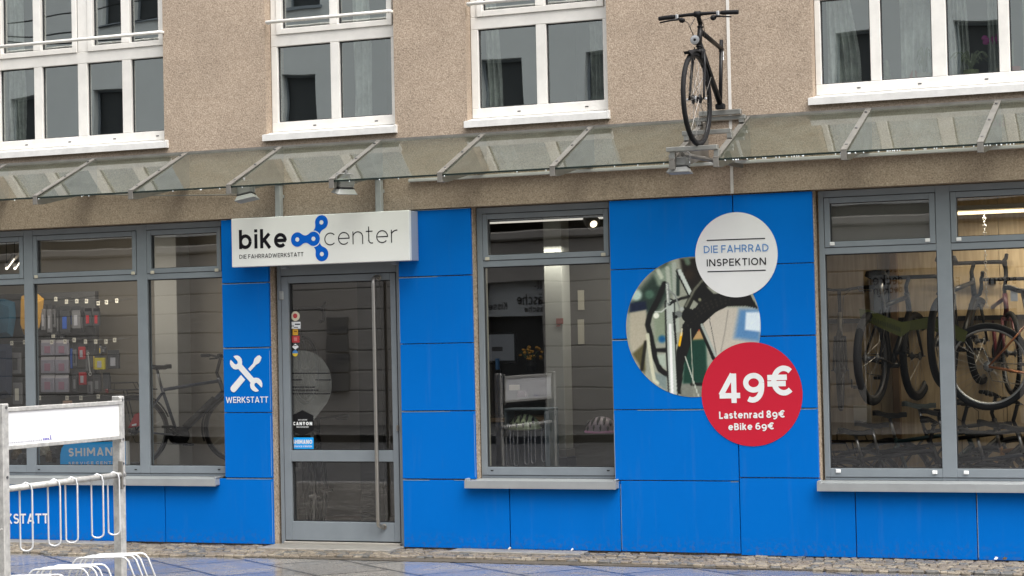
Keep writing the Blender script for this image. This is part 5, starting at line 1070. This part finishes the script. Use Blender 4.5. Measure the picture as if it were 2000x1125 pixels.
def helmet(label, px_, py_, y, m, w_=.145, rim=None):
    X, Z = at(px_, py_, y); t = thing('helmet', label, 'helmet', (X, y, Z)); b = MB(); b.ell((X, y, Z), (w_, .115, .125), 28, 12, 0.); b.build('shell', m, t, True); b = MB()
    for k in range(-2, 3):                         # dark vents lying along the dome
        yy = -.045+abs(k)*.012; xx = k*.045
        P = [(X+xx*(1+.35*f), y-.118*math.sin(rad(8+70*f))*math.sqrt(max(.05, 1-(xx/w_)**2))-.003, Z+.128*math.cos(rad(8+70*f))*math.sqrt(max(.05, 1-(xx/w_)**2))) for f in (.05, .3, .55, .8)]
        b.tube(P, [.004, .0125, .0125, .003], 8)
    for k in (-1.5, -.5, .5, 1.5):
        xx = k*.05; P = [(X+xx*(1+.3*f), y-.118*math.sin(rad(f*100))*math.sqrt(max(.05, 1-(xx/w_)**2))-.003, Z+.128*math.cos(rad(f*100))*math.sqrt(max(.05, 1-(xx/w_)**2))) for f in (.62, .74, .86)]; b.tube(P, [.003, .010, .003], 8)
    b.build('vents', mat('helmet liner', (.012, .013, .014), .7), t, True); b = MB()
    b.tube([(X+w_*math.cos(a), y+.105*math.sin(a), Z-.004) for a in np.linspace(0, 2*math.pi, 25)[:-1]], .013, 6, closed=True); b.build('rim', rim or m, t, True); return t
helmet('pale green cycle helmet on the dark display box', 1025, 836, .85, mat('helmet green', (.30, .36, .24), .4)); helmet('pink rimmed cycle helmet near the right edge of the narrow window', 1175, 842, .60, mat('helmet grey pink', (.20, .16, .19), .4), .14, mat('helmet pink', (.45, .20, .36), .4))
for k, (p, m) in enumerate((((967, 700, 972, 722), mat('tiny blue box', (.03, .12, .3), .5)), ((994, 752, 1012, 762), TAGM), ((1010, 764, 1026, 776), mat('mauve box', (.2, .15, .18), .5)))):
    x0, x1, z0, z1 = ppx(*p, 1.85); b = MB(); b.box(x0, x1, 1.85, 1.9, z0, z1, .003); tag(b.build('small_box', m, None), ('narrow blue box on the counter in the narrow window', 'cream card on the counter in the narrow window', 'mauve box on the counter in the narrow window')[k], 'box')
SP = thing('spot_light', 'lit round spotlight on a white rail behind the fanlight', 'spotlight', (at(1159, 435, .8)[0], .8, at(1159, 435, .8)[1])); X, Z = at(1159, 437, .8); ax = Vector((.62, -.75, -.55)).normalized()
b = MB(); b.lathe(Vector((X, .8, Z))-ax*.10, ax, [(-.02, .035), (-.01, .062), (.09, .066), (.105, .052)], 18); b.build('housing', mat('spot housing', (.17, .17, .16), .4), SP); b = MB(); b.lathe(Vector((X, .8, Z))+ax*.0, ax, [(.0055, .001), (.006, .032)], 18, cap=False); b.build('lamp_face', mat('lamp face', (.9, .85, .75), .4, emit=(1, .86, .62), estr=1.3), SP)
q0, q1 = at(953, 436.5, .95), at(1184, 431, .95); b = MB(); b.box(q0[0], q1[0]+.4, .93, .96, q0[1]-.005, q0[1]+.010); o = b.build('light_rail', mat('light rail', (.8, .79, .76), .5, emit=(1, .95, .85), estr=.3), None); tag(o, 'thin white light rail behind the fanlight of the narrow window', 'light rail')
for nm_, xx_, yy_, zz_, sx_, en_, pa_ in (('rail light', -1.3, 1.0, 2.60, 1.6, 7, o),):
    l_ = bpy.data.lights.new(nm_, 'AREA'); l_.shape = 'RECTANGLE'; l_.size = sx_; l_.size_y = .05; l_.energy = en_; l_.color = (1, .93, .80); lo_ = bpy.data.objects.new('rail_lamp_light', l_); COL.objects.link(lo_); lo_.parent = pa_; lo_.location = (xx_, yy_, zz_)
# two lit tubes hung under the shop ceiling, showing in the fanlight at the left edge
for k, (pa, pb, lab) in enumerate((((12.8, 524.5), (29.5, 502), 'left'), ((29, 524.5), (38, 511), 'right'))):
    a_, b_ = at(*pa, .9), at(*pb, 2.2 if k == 0 else 1.7); T2 = thing('tube_light', f'lit tube lamp high behind the fanlight at the left edge, {lab} one', 'lamp', (a_[0], .9, a_[1])); m0 = Vector((a_[0], .9, a_[1])); m1 = Vector((b_[0], 2.2 if k == 0 else 1.7, b_[1]))
    b = MB(); b.tube([m0, m1], .013, 8); b.build('tube', mat('tube glow white', (1, .95, .85), .5, emit=(1, .92, .78), estr=1.1), T2); b = MB(); b.tube([m0+Vector((0, 0, .035)), m1+Vector((0, 0, .035))], .022, 6); b.build('fitting', mat('fitting grey', (.3, .29, .27), .6), T2)
    b = MB(); b.tube([m0+Vector((0, 0, .05)), (m0.x, m0.y, 3.05)], .004, 5); b.tube([m1+Vector((0, 0, .05)), (m1.x, m1.y, 3.05)], .004, 5); b.build('hanger', BLACKM, T2)
    l_ = bpy.data.lights.new('tube light', 'AREA'); l_.shape = 'RECTANGLE'; l_.size = 1.5; l_.size_y = .06; l_.energy = 3.2; l_.color = (1, .92, .80); lo_ = bpy.data.objects.new('tube_lamp_light', l_); COL.objects.link(lo_); lo_.parent = T2; lo_.location = (.9+k*.7, -.25, .0); lo_.rotation_euler = (rad(25), 0, 0)
# posters on the inner wall, middle window right
for k, p in enumerate(((1128, 567, 1141, 605), (1128, 624, 1141, 672))):
    x0, x1, z0, z1 = ppx(*p, 1.6); b = MB(); b.box(x0, x1, 1.6, 1.61, z0, z1); tag(b.build('notice', mat('notice paper', (.38, .37, .31), .7), None), ('pale paper notice right of the white column, upper', 'pale paper notice right of the white column, lower')[k], 'notice')
b = MB(); x0, x1, z0, z1 = ppx(1103, 540, 1215, 930, 1.61); b.box(x0, x1+.6, 1.612, 1.68, .03, 3.05); tag(b.build('partition', mat('partition stone grey', (.075, .075, .072), .8, var=.1), None), 'grey partition right of the white column', 'partition')
b = MB(); x0, x1, z0, z1 = ppx(1086, 622, 1106, 640, 1.09); b.box(x0, x1-.03, 1.092, 1.098, z0+.035, z1); b.box(x0, x1-.06, 1.092, 1.098, z0+.012, z0+.025); tag(b.build('label_strip', mat('brick red print', (.22, .06, .05), .6), None), 'small red lettered strip on the white column', 'label')

# right window: plywood wall, bicycles
WOOD = bpy.data.materials.new('plywood'); WOOD.use_nodes = True; t_ = WOOD.node_tree; N = t_.nodes.new; L = t_.links.new; g_ = N('ShaderNodeNewGeometry'); mp = N('ShaderNodeMapping'); mp.inputs['Scale'].default_value = (9, 9, .8); L(g_.outputs['Position'], mp.inputs[0]); n_ = N('ShaderNodeTexNoise'); n_.inputs['Scale'].default_value = 2.2; n_.inputs['Detail'].default_value = 6; n_.inputs['Distortion'].default_value = 1.5; L(mp.outputs[0], n_.inputs[0]); r_ = N('ShaderNodeValToRGB'); r_.color_ramp.elements[0].position = .3; r_.color_ramp.elements[0].color = (.38, .275, .155, 1); r_.color_ramp.elements[1].position = .7; r_.color_ramp.elements[1].color = (.56, .43, .265, 1); L(n_.outputs['Fac'], r_.inputs[0]); L(r_.outputs[0], t_.nodes['Principled BSDF'].inputs['Base Color']); t_.nodes['Principled BSDF'].inputs['Roughness'].default_value = .55
yW = 1.75; PW = thing('plywood_wall', 'warm plywood wall behind the hanging bikes in the right window', 'partition', (2, yW, .03))
xs = [-.1, .98, 2.02, 3.06, 4.1, 5.2]
for i in range(5): b = MB(); b.box(xs[i]+.002, xs[i+1]-.002, yW, yW+.02, .03, 3.05, .001); b.build('plywood_sheet', WOOD, PW)
b = MB(); b.box(-.12, -.1, .34, yW, .03, 3.05); b.build('side_sheet', mat('partition pale', (.34, .30, .24), .8), PW)
for p in ((1738, 1748),):
    q0, q1 = at(p[0], 560, yW-.06)[0], at(p[1]+4, 560, yW-.06)[0]; b = MB(); b.box(q0, q1, yW-.06, yW-.001, .03, 3.05, .003); b.build('batten', mat('batten brown', (.17, .10, .045), .6), PW)
b = MB(); z_ = at(1640, 627, yW-.05)[1]; b.box(-.05, 4.2, yW-.05, yW-.02, z_-.022, z_+.018, .002); b.build('hanging_bar', BLACKM, PW)
x0, x1, z0, z1 = ppx(1667, 792, 1702, 826, yW-.003); b = MB(); b.box(x0, x1, yW-.006, yW-.001, z0, z1); tag(b.build('notice', mat('faded paper', (.55, .50, .40), .7), None), 'faded paper pinned to the plywood below the hanging bike', 'notice')
x0, x1, z0, z1 = ppx(1706, 541, 1737, 640, yW-.03); b = MB(); b.box(x0, x1, yW-.05, yW-.002, z0, z1, .004); tag(b.build('notice_board', mat('slate board', (.12, .13, .15), .6), None), 'slate grey board on the plywood above the hanging bike', 'board')
YG = mat('lime frame', (.15, .175, .02), .35, var=.1)
hb_ = make_bike('black road bike hanging end on behind a lime banner, rear wheel towards the window', (0, 0, 0), rad(83), fr=BLACK, bar='drop', tr=.030, nsp=24, saddle=True)
hb_.scale = (1.1, 1.1, 1.1); q = at(1703, 700, .42); place(hb_, (0, 0, .345*1.1), (q[0], .42, q[1]))
LB_ = thing('lime_banner', 'lime green banner strip with dark lettering strung across the hanging bikes', 'banner', (at(1720, 630, .36)[0], .36, at(1720, 630, .36)[1])); b = MB(); yb_ = .36
pth = [((1678, 603), (1680, 624)), ((1700, 606), (1702, 632)), ((1730, 618), (1730, 645)), ((1762, 629), (1760, 658)), ((1778, 626), (1776, 646)), ((1810, 620), (1812, 642)), ((1832, 622), (1834, 650)), ((1862, 632), (1864, 664)), ((1890, 648), (1884, 668))]
for i in range(len(pth)-1):
    q = [at(*pth[i][1], yb_), at(*pth[i+1][1], yb_), at(*pth[i+1][0], yb_), at(*pth[i][0], yb_)]; yy_ = [yb_+.012*math.sin(i*2.), yb_+.012*math.sin(i*2.+2.)]; b.quad((q[0][0], yy_[0], q[0][1]), (q[1][0], yy_[1], q[1][1]), (q[2][0], yy_[1], q[2][1]), (q[3][0], yy_[0], q[3][1]))
b.build('strip', mat('lime cloth', (.085, .092, .012), .6, var=.2, vscale=9), LB_); b = MB(); r = random.Random(31)
for i in range(22):
    f = i/22; px_ = 1684+f*76; py_ = 617+f*27; b.poly(pxpoly([(px_, py_+5), (px_, py_-r.uniform(2, 5)), (px_+1.6, py_-r.uniform(2, 5)), (px_+1.6, py_+5)], yb_-.016), yb_-.016)
b.build('banner_marks', mat('banner ink', (.03, .035, .01), .6), LB_)
hb2 = make_bike('black road bike hanging behind the middle mullion of the right window', (0, 0, 0), rad(84), fr=BLACK, bar='drop', tr=.028, nsp=20); hb2.scale = (1.08, 1.08, 1.08); q = at(1842, 668, .55); place(hb2, (0, 0, .345*1.08), (q[0], .55, q[1]))
hb3 = make_bike('dark bicycle hanging flat against the plywood at the left', (0, 0, 0), rad(-80), fr=mat('dull grey frame', (.16, .14, .11), .5), bar='flat', nsp=16); q = at(1650, 700, 1.30); place(hb3, (1.03, 0, .345), (q[0]-.02, 1.2, q[1]-.1))
hb4 = make_bike('dark road bike hanging beyond the copper one', (0, 0, 0), rad(-70), fr=mat('wine frame', (.10, .012, .018), .35), bar='drop', nsp=20); q = at(1975, 690, 1.1); place(hb4, (1.03, 0, .345), (q[0], 1.1, q[1]))
COP = mat('copper frame', (.34, .13, .055), .28, .6); cb4 = make_bike('copper framed bicycle raised close behind the glass at the right edge', (0, 0, 0), rad(6), fr=COP, bar='flat', tr=.026, nsp=32, rimm=mat('bright rim', (.32, .32, .32), .3, .7), pitch=rad(4)); q = at(1930, 716, .40); place(cb4, (0, 0, .345), (q[0], .42, q[1]))
for k, (px_, py_, y, lab, kw) in enumerate((
    (1700, 824, .72, 'black city bike with a luggage rack nearest the glass in the right window', dict(rack=True, guard=True)),
    (1735, 804, 1.00, 'dark city bike with a luggage rack standing second from the glass', dict(rack=True, fr=mat('dark green frame', (.015, .04, .045), .35))),
    (1792, 786, 1.24, 'dark bicycle with a broad saddle standing third from the glass', dict(fr=BLACK, sad=mat('saddle grey', (.05, .065, .065), .6))),
    (1905, 838, .80, 'dark bicycle standing behind the right pane nearest the glass', dict(fr=mat('dark blue frame', (.012, .02, .04), .35), guard=True)),
    (1940, 822, 1.08, 'bicycle with an orange brown frame standing behind the right pane', dict(fr=mat('orange brown frame', (.30, .15, .05), .4))),
)):
    X, Z = at(px_, py_, y); t = make_bike(lab, (0, 0, 0), rad(14 if k < 3 else 8), nsp=24, group='bicycles parked behind the right window', **kw); place(t, (.225, 0, .98), (X, y, Z))
for k, (px_, py_, y, lab, kw) in enumerate(((1668, 838, .56, 'dark bicycle pressed against the glass at the left end of the right window', dict(guard=True, rack=True)), (1830, 800, .9, 'dark bicycle standing behind the middle mullion of the right window', dict(fr=BLACK)), (1985, 830, .62, 'dark bicycle standing at the right edge of the picture behind the glass', dict(guard=True)))):
    X, Z = at(px_, py_, y); t = make_bike(lab, (0, 0, 0), rad(11), nsp=24, group='bicycles parked behind the right window', **kw); place(t, (.225, 0, .98), (X, y, Z))
rowst = thing('bike_platform', 'dark low platform under the bikes parked behind the right window', 'platform', (1.8, 1, .03)); b = MB(); b.box(.3, 5.0, .40, 1.7, .03, .08, .005); b.build('platform', mat('platform dark', (.03, .028, .026), .7), rowst)
q = at(1925, 413, 1.15); TB = thing('tube_light', 'lit warm white tube lamp behind the fanlight of the right window', 'lamp', (q[0], 1.15, q[1])); x0_ = at(1866, 416, 1.15)[0]; zt_ = q[1]
b = MB(); b.tube([(x0_+.02, 1.15, zt_-.006), (x0_+2.4, 1.15, zt_-.006)], .014, 10); b.build('tube', mat('tube glow', (1, .9, .7), .5, emit=(1, .80, .48), estr=1.1), TB); b = MB(); b.box(x0_, x0_+2.42, 1.11, 1.19, zt_+.014, zt_+.055, .004); b.build('fitting', mat('fitting cream', (.6, .57, .5), .6), TB)
b = MB(); X = at(1923, 450, 1.15)[0]
for i in range(26): z_ = zt_-.03-i*.030; b.ring((X, 1.15, z_), ((1, 0, 0) if i % 2 else (0, 1, 0)), (0, 0, 1), .011, .003, 10, 5)
b.build('chain', HOOK, TB)
l_ = bpy.data.lights.new('tube lamp light', 'AREA'); l_.shape = 'RECTANGLE'; l_.size = 2.3; l_.size_y = .04; l_.energy = 15; l_.color = (1, .90, .70); lo_ = bpy.data.objects.new('tube_lamp_light', l_); COL.objects.link(lo_); lo_.parent = TB; lo_.location = (x0_+1.2-q[0], 0, -.03)
b = MB(); b.box(.93, 1.77, .165, .172, 2.47, 2.83); tag(b.build('blind', mat('blind grey', (.27, .26, .235), .8, var=.06, vscale=3), None), 'plain grey board filling the fanlight beside the round signs', 'board')
paper = MB(); x0, x1, z0, z1 = ppx(1973, 562, 1988, 588, .38); paper.box(x0, x1, .38, .383, z0, z1); tag(paper.build('price_card', PUREW, None), 'white price card hanging from the copper bicycle', 'price card')
# upstairs: curtains and sill flowers
def sheer():
    m = glass('sheer curtain', .0, (.55, .58, .56), dirt=.8, dirtcol=(.72, .76, .72), fmin=0., fmax=.001); return m
SHEER = sheer()
def curtain(label, x0, x1, y, z0, z1, folds=9, tie=0.):
    b = MB(); n = folds*8; rows_ = 14; g = []
    for j in range(rows_+1):
        f = j/rows_; zz_ = z0+(z1-z0)*f; sq = 1-tie*math.sin(math.pi*min(1, (1-f)*1.1))**1.5
        g.append([(x0+(x1-x0)*i/n*sq, y+.028*math.sin(i/8*2*math.pi+.6*math.sin(j*.5))+.008*math.sin(i*.37+j), zz_) for i in range(n+1)])
    for j in range(rows_):
        for i in range(n): b.quad(g[j][i], g[j][i+1], g[j+1][i+1], g[j+1][i])
    return tag(b.build('curtain', SHEER, None, True), label, 'curtain')
for k, (a, c, ti, lab) in enumerate(((.93, 1.20, .4, 'left edge'), (1.52, 1.82, -.35, 'light left of the broad mullion'), (1.90, 2.06, .2, 'light right of the broad mullion'), (2.20, 2.36, .3, 'middle of the third light'), (2.47, 2.8, .2, 'right edge of the picture'))): curtain(f'white sheer curtain at the {lab} of the window with flowers', a, c, .27, 3.75, 5.6, 5, ti)
curtain('white curtain in the left light of the leftmost upper window', -6.99, -6.80, .26, 3.75, 5.6, 4); curtain('white curtain at the left edge of the window above the narrow shop window', -2.05, -1.90, .27, 3.75, 5.6, 3, .3); curtain('dim curtain at the right edge of the window above the narrow shop window', -1.10, -.92, .27, 3.75, 5.6, 5)
curtain('curtain at the right light of the window above the shop sign', -3.32, -3.15, .27, 3.75, 5.6, 3)
b = MB(); b.box(XL, XR, .17, .36, 3.68, 3.725, .004); b.build('upper_inner_sill', mat('upper inner sill', (.4, .4, .38), .6), B)
def pot(label, px_, pyb, m, leaves, col, seed, kind='arch'):
    X, Z = at(px_, pyb, .26); Z = 3.725; r = random.Random(seed); t = thing('potted_plant', label, 'potted plant', (X, .26, Z)); b = MB(); b.lathe((X, .26, Z), (0, 0, 1), [(0, .045), (.06, .06), (.075, .062)], 14); b.build('pot', m, t); b = MB()
    for k in range(leaves):
        a = r.uniform(0, 6.28); h_ = r.uniform(.07, .16); l_ = r.uniform(.08, .2) if kind == 'arch' else r.uniform(.03, .07); P = [(X+math.cos(a)*l_*f, .26+math.sin(a)*.07*f, Z+.07+h_*math.sin(f*2.4)*(1 if kind == 'arch' else 1.4)) for f in np.linspace(0, 1, 7)]; b.tube(P, .006, 5, flat=.5)
    b.build('leaves', col, t); return t
LG = mat('pale leaf', (.20, .24, .15), .5); pot('arching spider plant in a pale green pot on the upper sill', 1897, 150, mat('green pot', (.25, .30, .15), .5), 22, LG, 1); pot('small plant in a pale pot beside the broad mullion', 1806, 155, mat('pale pot', (.5, .48, .4), .5), 12, LG, 5, 'up'); pot('red pot on the upper sill at the right edge', 1979, 140, mat('red pot', (.32, .04, .03), .5), 6, LG, 6, 'up')
X, Z = at(1787, 150, .25); b = MB(); b.plate([(X-.05, 3.725), (X+.05, 3.725), (X+.03, 3.79), (X+.005, 3.83), (X-.02, 3.83), (X-.04, 3.79)], .25, .29); tag(b.build('sill_ornament', mat('pink ornament', (.42, .17, .15), .6), None), 'pink rounded ornament on the upper sill', 'ornament')
X = at(1730, 130, .25)[0]; b = MB(); b.lathe((X, .27, 3.725), (0, 0, 1), [(0, .03), (.05, .035), (.14, .03), (.19, .02), (.21, .005)], 12); tag(b.build('sill_bottle', mat('green bottle', (.11, .16, .08), .25, var=.5, vscale=30), None, True), 'mottled green bottle on the upper sill behind the mullion', 'bottle')
X, Z = at(1940, 76, .3); t = thing('orchid', 'magenta orchid on a thin stem behind the upper window', 'orchid', (X, .3, 3.725)); b = MB(); b.lathe((X+.05, .3, 3.725), (0, 0, 1), [(0, .04), (.08, .05)], 12); b.build('pot', mat('pale pot', (.5, .48, .4), .5), t); b = MB(); b.tube([(X+.05, .3, 3.8), (X+.06, .3, 3.95), (X+.04, .3, Z+.0), (X-.06, .3, Z+.005)], .004, 5); b.build('stem', LG, t); b = MB(); r = random.Random(9)
for k in range(14): b.ell((X+r.uniform(-.08, .08), .3+r.uniform(-.03, .03), Z+r.uniform(-.03, .03)), (.026, .012, .022), 8, 5)
b.build('blossom', mat('magenta blossom', (.42, .03, .28), .6), t)

# ------------------------------------------------------------------ the house across the street, seen mirrored in the panes
O = thing('opposite_house', 'grey stone house across the street with bedding shop, mirrored in the panes', 'building', (-10, OPY, 0))
ST2 = mat('ashlar grey', (.42, .395, .36), .9, var=.14, vscale=1.2, bump=.2, bscale=30); RN2 = mat('pale grey render', (.62, .64, .63), .9, var=.05, vscale=1.0)
ox0, ox1 = -40., 26.
wins = []
a = opp(945, 700)[0]; c = opp(1062, 700)[0]; wins.append((min(a, c), max(a, c))); a = opp(1690, 700)[0]; c = opp(1990, 700)[0]; wins.append((min(a, c), max(a, c)))
zt2 = opp(1000, 500)[1]
b = MB(); zz_ = -.16; hstep = .455; holes = [(w[0], w[1], -.5, 3.05) for w in wins]
while zz_ < 4.0:
    xs_ = sorted([ox0, ox1]+[v for w in wins for v in w]) if zz_+hstep/2 < 3.05 else [ox0, ox1]
    for i in range(0, len(xs_), 2): b.box(xs_[i], xs_[i+1], OPY-.3, OPY, zz_+.012, zz_+hstep-.012, .012)
    zz_ += hstep
b.build('ashlar_wall', ST2, O)
b = MB(); b.box(ox0, ox1, OPY-.5, OPY-.035, -.2, 4.2); 
o = MB(); hol = []
zt_o = opp(565, 147)[1]; zb_o = zt_o-1.75
for pa, pb in ((-140, -95), (20, 58), (181, 240), (551, 590), (940, 962), (1148, 1192), (1628, 1700), (1868, 1965)):
    xa_, xb_ = sorted((opp(pa, 190)[0], opp(pb, 190)[0])); xb_ = max(xb_, xa_+.95); hol.append((xa_, xb_, zb_o, zt_o))
zt_u = opp(225, 8, .115)[1]+.9; zb_u = opp(225, 46, .115)[1]
for pa, pb in ((-60, -10), (195, 241), (262, 292), (560, 612), (980, 1030)):
    xa_, xb_ = sorted((opp(pa, 25)[0], opp(pb, 25)[0])); hol.append((xa_, max(xb_, xa_+.9), zb_u, zt_u+.4))
hol.sort(); hol2 = []
for h_ in hol:
    if all(h_[0] > k[1]+.02 or h_[1] < k[0]-.02 or abs(h_[2]-k[2]) > 1 for k in hol2): hol2.append(h_)
hol = hol2
# wall facing +y: build it facing -y about y=0 and mirror
o2 = MB(); wall_with_holes(o2, ox0, ox1, 4.0, 13.0, 0., .28, hol); o2.v = [(v[0], OPY-v[1], v[2]) for v in o2.v]; o2.f = [f[::-1] for f in o2.f]; o2.build('upper_wall', RN2, O)
bk = MB()
for i, w in enumerate([(-99, wins[0][0] if wins[0][0] < wins[1][0] else wins[1][0])]): pass
ww = sorted(wins); edges = [ox0, ww[0][0], ww[0][1], ww[1][0], ww[1][1], ox1]
for i in (0, 2, 4): bk.box(edges[i], edges[i+1], OPY-.5, OPY-.012, -.2, 3.98)
bk.box(ox0, ox1, OPY-.5, OPY-.012, 3.06, 3.98); bk.build('ashlar_joint', mat('joint dark', (.15, .142, .128), .9), O)
b = MB(); b.box(ox0, ox1, OPY-.4, OPY+.16, 3.96, 4.14, .03); b.box(ox0, ox1, OPY-.4, OPY+.35, 12.9, 13.2, .05); b.build('cornice', ST2, O)
DW = mat('dark room', (.03, .034, .036), .5)
for h_ in hol:
    b = MB(); b.quad((h_[1], OPY-.27, h_[2]), (h_[0], OPY-.27, h_[2]), (h_[0], OPY-.27, h_[3]), (h_[1], OPY-.27, h_[3])); w_ = b.build('window', DW, O); b = MB()
    b.box(h_[0], h_[0]+.05, OPY-.25, OPY-.2, h_[2], h_[3]); b.box(h_[1]-.05, h_[1], OPY-.25, OPY-.2, h_[2], h_[3]); b.box(h_[0]+.051, h_[1]-.051, OPY-.249, OPY-.201, h_[3]-.05, h_[3])
    b.box(h_[0]-.05, h_[1]+.05, OPY-.2, OPY+.06, h_[2]-.07, h_[2]-.001); b.build('window_frame', GREY, w_)
for w in ww:
    b = MB(); b.quad((w[1], OPY-.45, -.1), (w[0], OPY-.45, -.1), (w[0], OPY-.45, 3.05), (w[1], OPY-.45, 3.05)); w_ = b.build('shop_window', DW, O); w_['label'] = 'dark shop window with bedding banners'
# banners with their lettering, facing this street
BAN = mat('banner grey', (.60, .63, .63), .8)
def banner(px0, py0, px1, py1):
    a, c = opp(px0, py0), opp(px1, py1); x0, x1 = sorted((a[0], c[0])); z0, z1 = sorted((a[1], c[1])); b = MB(); b.box(x0, x1, OPY-.30, OPY-.27, z0, z1); return b.build('banner', BAN, O)
banner(1690, 505, 1996, 601); banner(945, 540, 1062, 615)
def otext(txt, pl, pr_, cap):
    a, c = opp(*pl), opp(*pr_); h_ = abs(opp(pl[0], pl[1]-cap)[1]-a[1]); o = write(O, txt, 0, abs(a[0]-c[0]), 0, h_, .15, 0, INK, 'banner_lettering')
    o.rotation_euler = (0, 0, math.pi); loc = Vector((max(a[0], c[0]), OPY-.262, a[1])); me = o.data
    # lettering was written about the world origin relative to the house: shift it back
    for v in me.vertices: v.co = Vector((v.co.x+ORG[O.name][0], v.co.y+ORG[O.name][1], v.co.z+ORG[O.name][2]))
    o.location = loc-Vector(ORG[O.name])
otext('Bett-', (1757, 531), (1714, 534), 19); otext('decken', (1757, 556), (1687, 560), 20); otext('decken', (1757, 572), (1700, 575), 14); otext('Kissen', (2010, 553), (1925, 558), 20); otext('Felle', (1872, 560), (1830, 562), 18)
otext('Bett-', (1066, 567), (1035, 568), 18); otext('wäsche', (1066, 594), (1001, 597), 19); otext('wäsche', (1066, 607), (1014, 609), 11); otext('Kissen', (982, 605), (940, 606), 13)
a, c = opp(640, 616), opp(684, 765); b = MB(); x0, x1 = sorted((a[0], c[0])); z0, z1 = sorted((a[1], c[1]))
for i in range(4): h_ = (z1-z0)/4; b.box(x0, x1, OPY, OPY+.12, z0+i*h_+.015, z0+(i+1)*h_-.015, .01)
tag(b.build('letter_boxes', mat('letter box grey', (.11, .11, .11), .5), None), 'dark grey stack of letter boxes on the house across the street', 'letter boxes')
b = MB(); b.quad((ox0, OPY-.5, 13.2), (ox1, OPY-.5, 13.2), (ox1, OPY-12, 13.2), (ox0, OPY-12, 13.2)); b.quad((ox0, OPY-12, 0), (ox0, OPY-12, 13.2), (ox1, OPY-12, 13.2), (ox1, OPY-12, 0)); b.box(ox0, ox0+.3, OPY-12, OPY-.5, -.2, 13.2); b.box(ox1-.3, ox1, OPY-12, OPY-.5, -.2, 13.2); b.build('rear_wall', RN2, O)
b = MB(); b.quad((-40, -26, -.012), (30, -26, -.012), (30, -19.5, -.012), (-40, -19.5, -.012)); struct(b.build('far_pavement', mat('far pavement', (.07, .068, .065), .7, var=.2)))
for k, (y, z, sag) in enumerate(((-9.5, 6.55, .25), (-9.8, 6.75, .45), (-11.5, 7.25, .2), (-12.2, 7.5, .3))):
    b = MB(); b.tube([(-30+60*i/40, y+.6*math.sin(i*.3+k), z-sag*math.sin(math.pi*((i/40*4+k*.3) % 1))) for i in range(41)], .012, 5); tag(b.build('overhead_wire', BLACKM, None), f"overhead wire mirrored in the upper windows, {('lowest', 'second lowest', 'second highest', 'highest')[k]}", 'wire', 'overhead wires across the street')

# scraps lying on the cobbles at the foot of the panels
for k, (px_, py_, sx_, lab, m) in enumerate(((1946, 1098, .022, 'white paper scrap on the cobbles at the right end of the wall', mat('paper scrap', (.5, .5, .48), .8)), (1963, 1100, .03, 'dark leaf scrap on the cobbles beside the white paper scrap', mat('leaf brown', (.06, .04, .02), .7)), (1118, 1078.5, .018, 'white scrap on the stone cover below the narrow window', MATS['paper scrap'] if 'paper scrap' in MATS else PUREW), (996, 1079.5, .02, 'pale scrap at the foot of the joint below the narrow window', mat('scrap pale', (.5, .45, .36), .7)), (180, 1062, .02, 'brown leaf on the stone cover behind the bike rack', MATS['leaf brown'] if 'leaf brown' in MATS else STONE))):
    X = at(px_, py_, -.045)[0]; sx_ *= .7; b = MB(); b.quad((X-sx_, -.06, .022), (X+sx_*.6, -.075, .020), (X+sx_, -.045, .034), (X-sx_*.3, -.035, .040)); b.quad((X-sx_*.3, -.035, .040), (X+sx_, -.045, .034), (X+sx_*.4, -.02, .024), (X-sx_*.8, -.018, .022)); tag(b.build('litter_scrap', m, None), lab, 'litter')
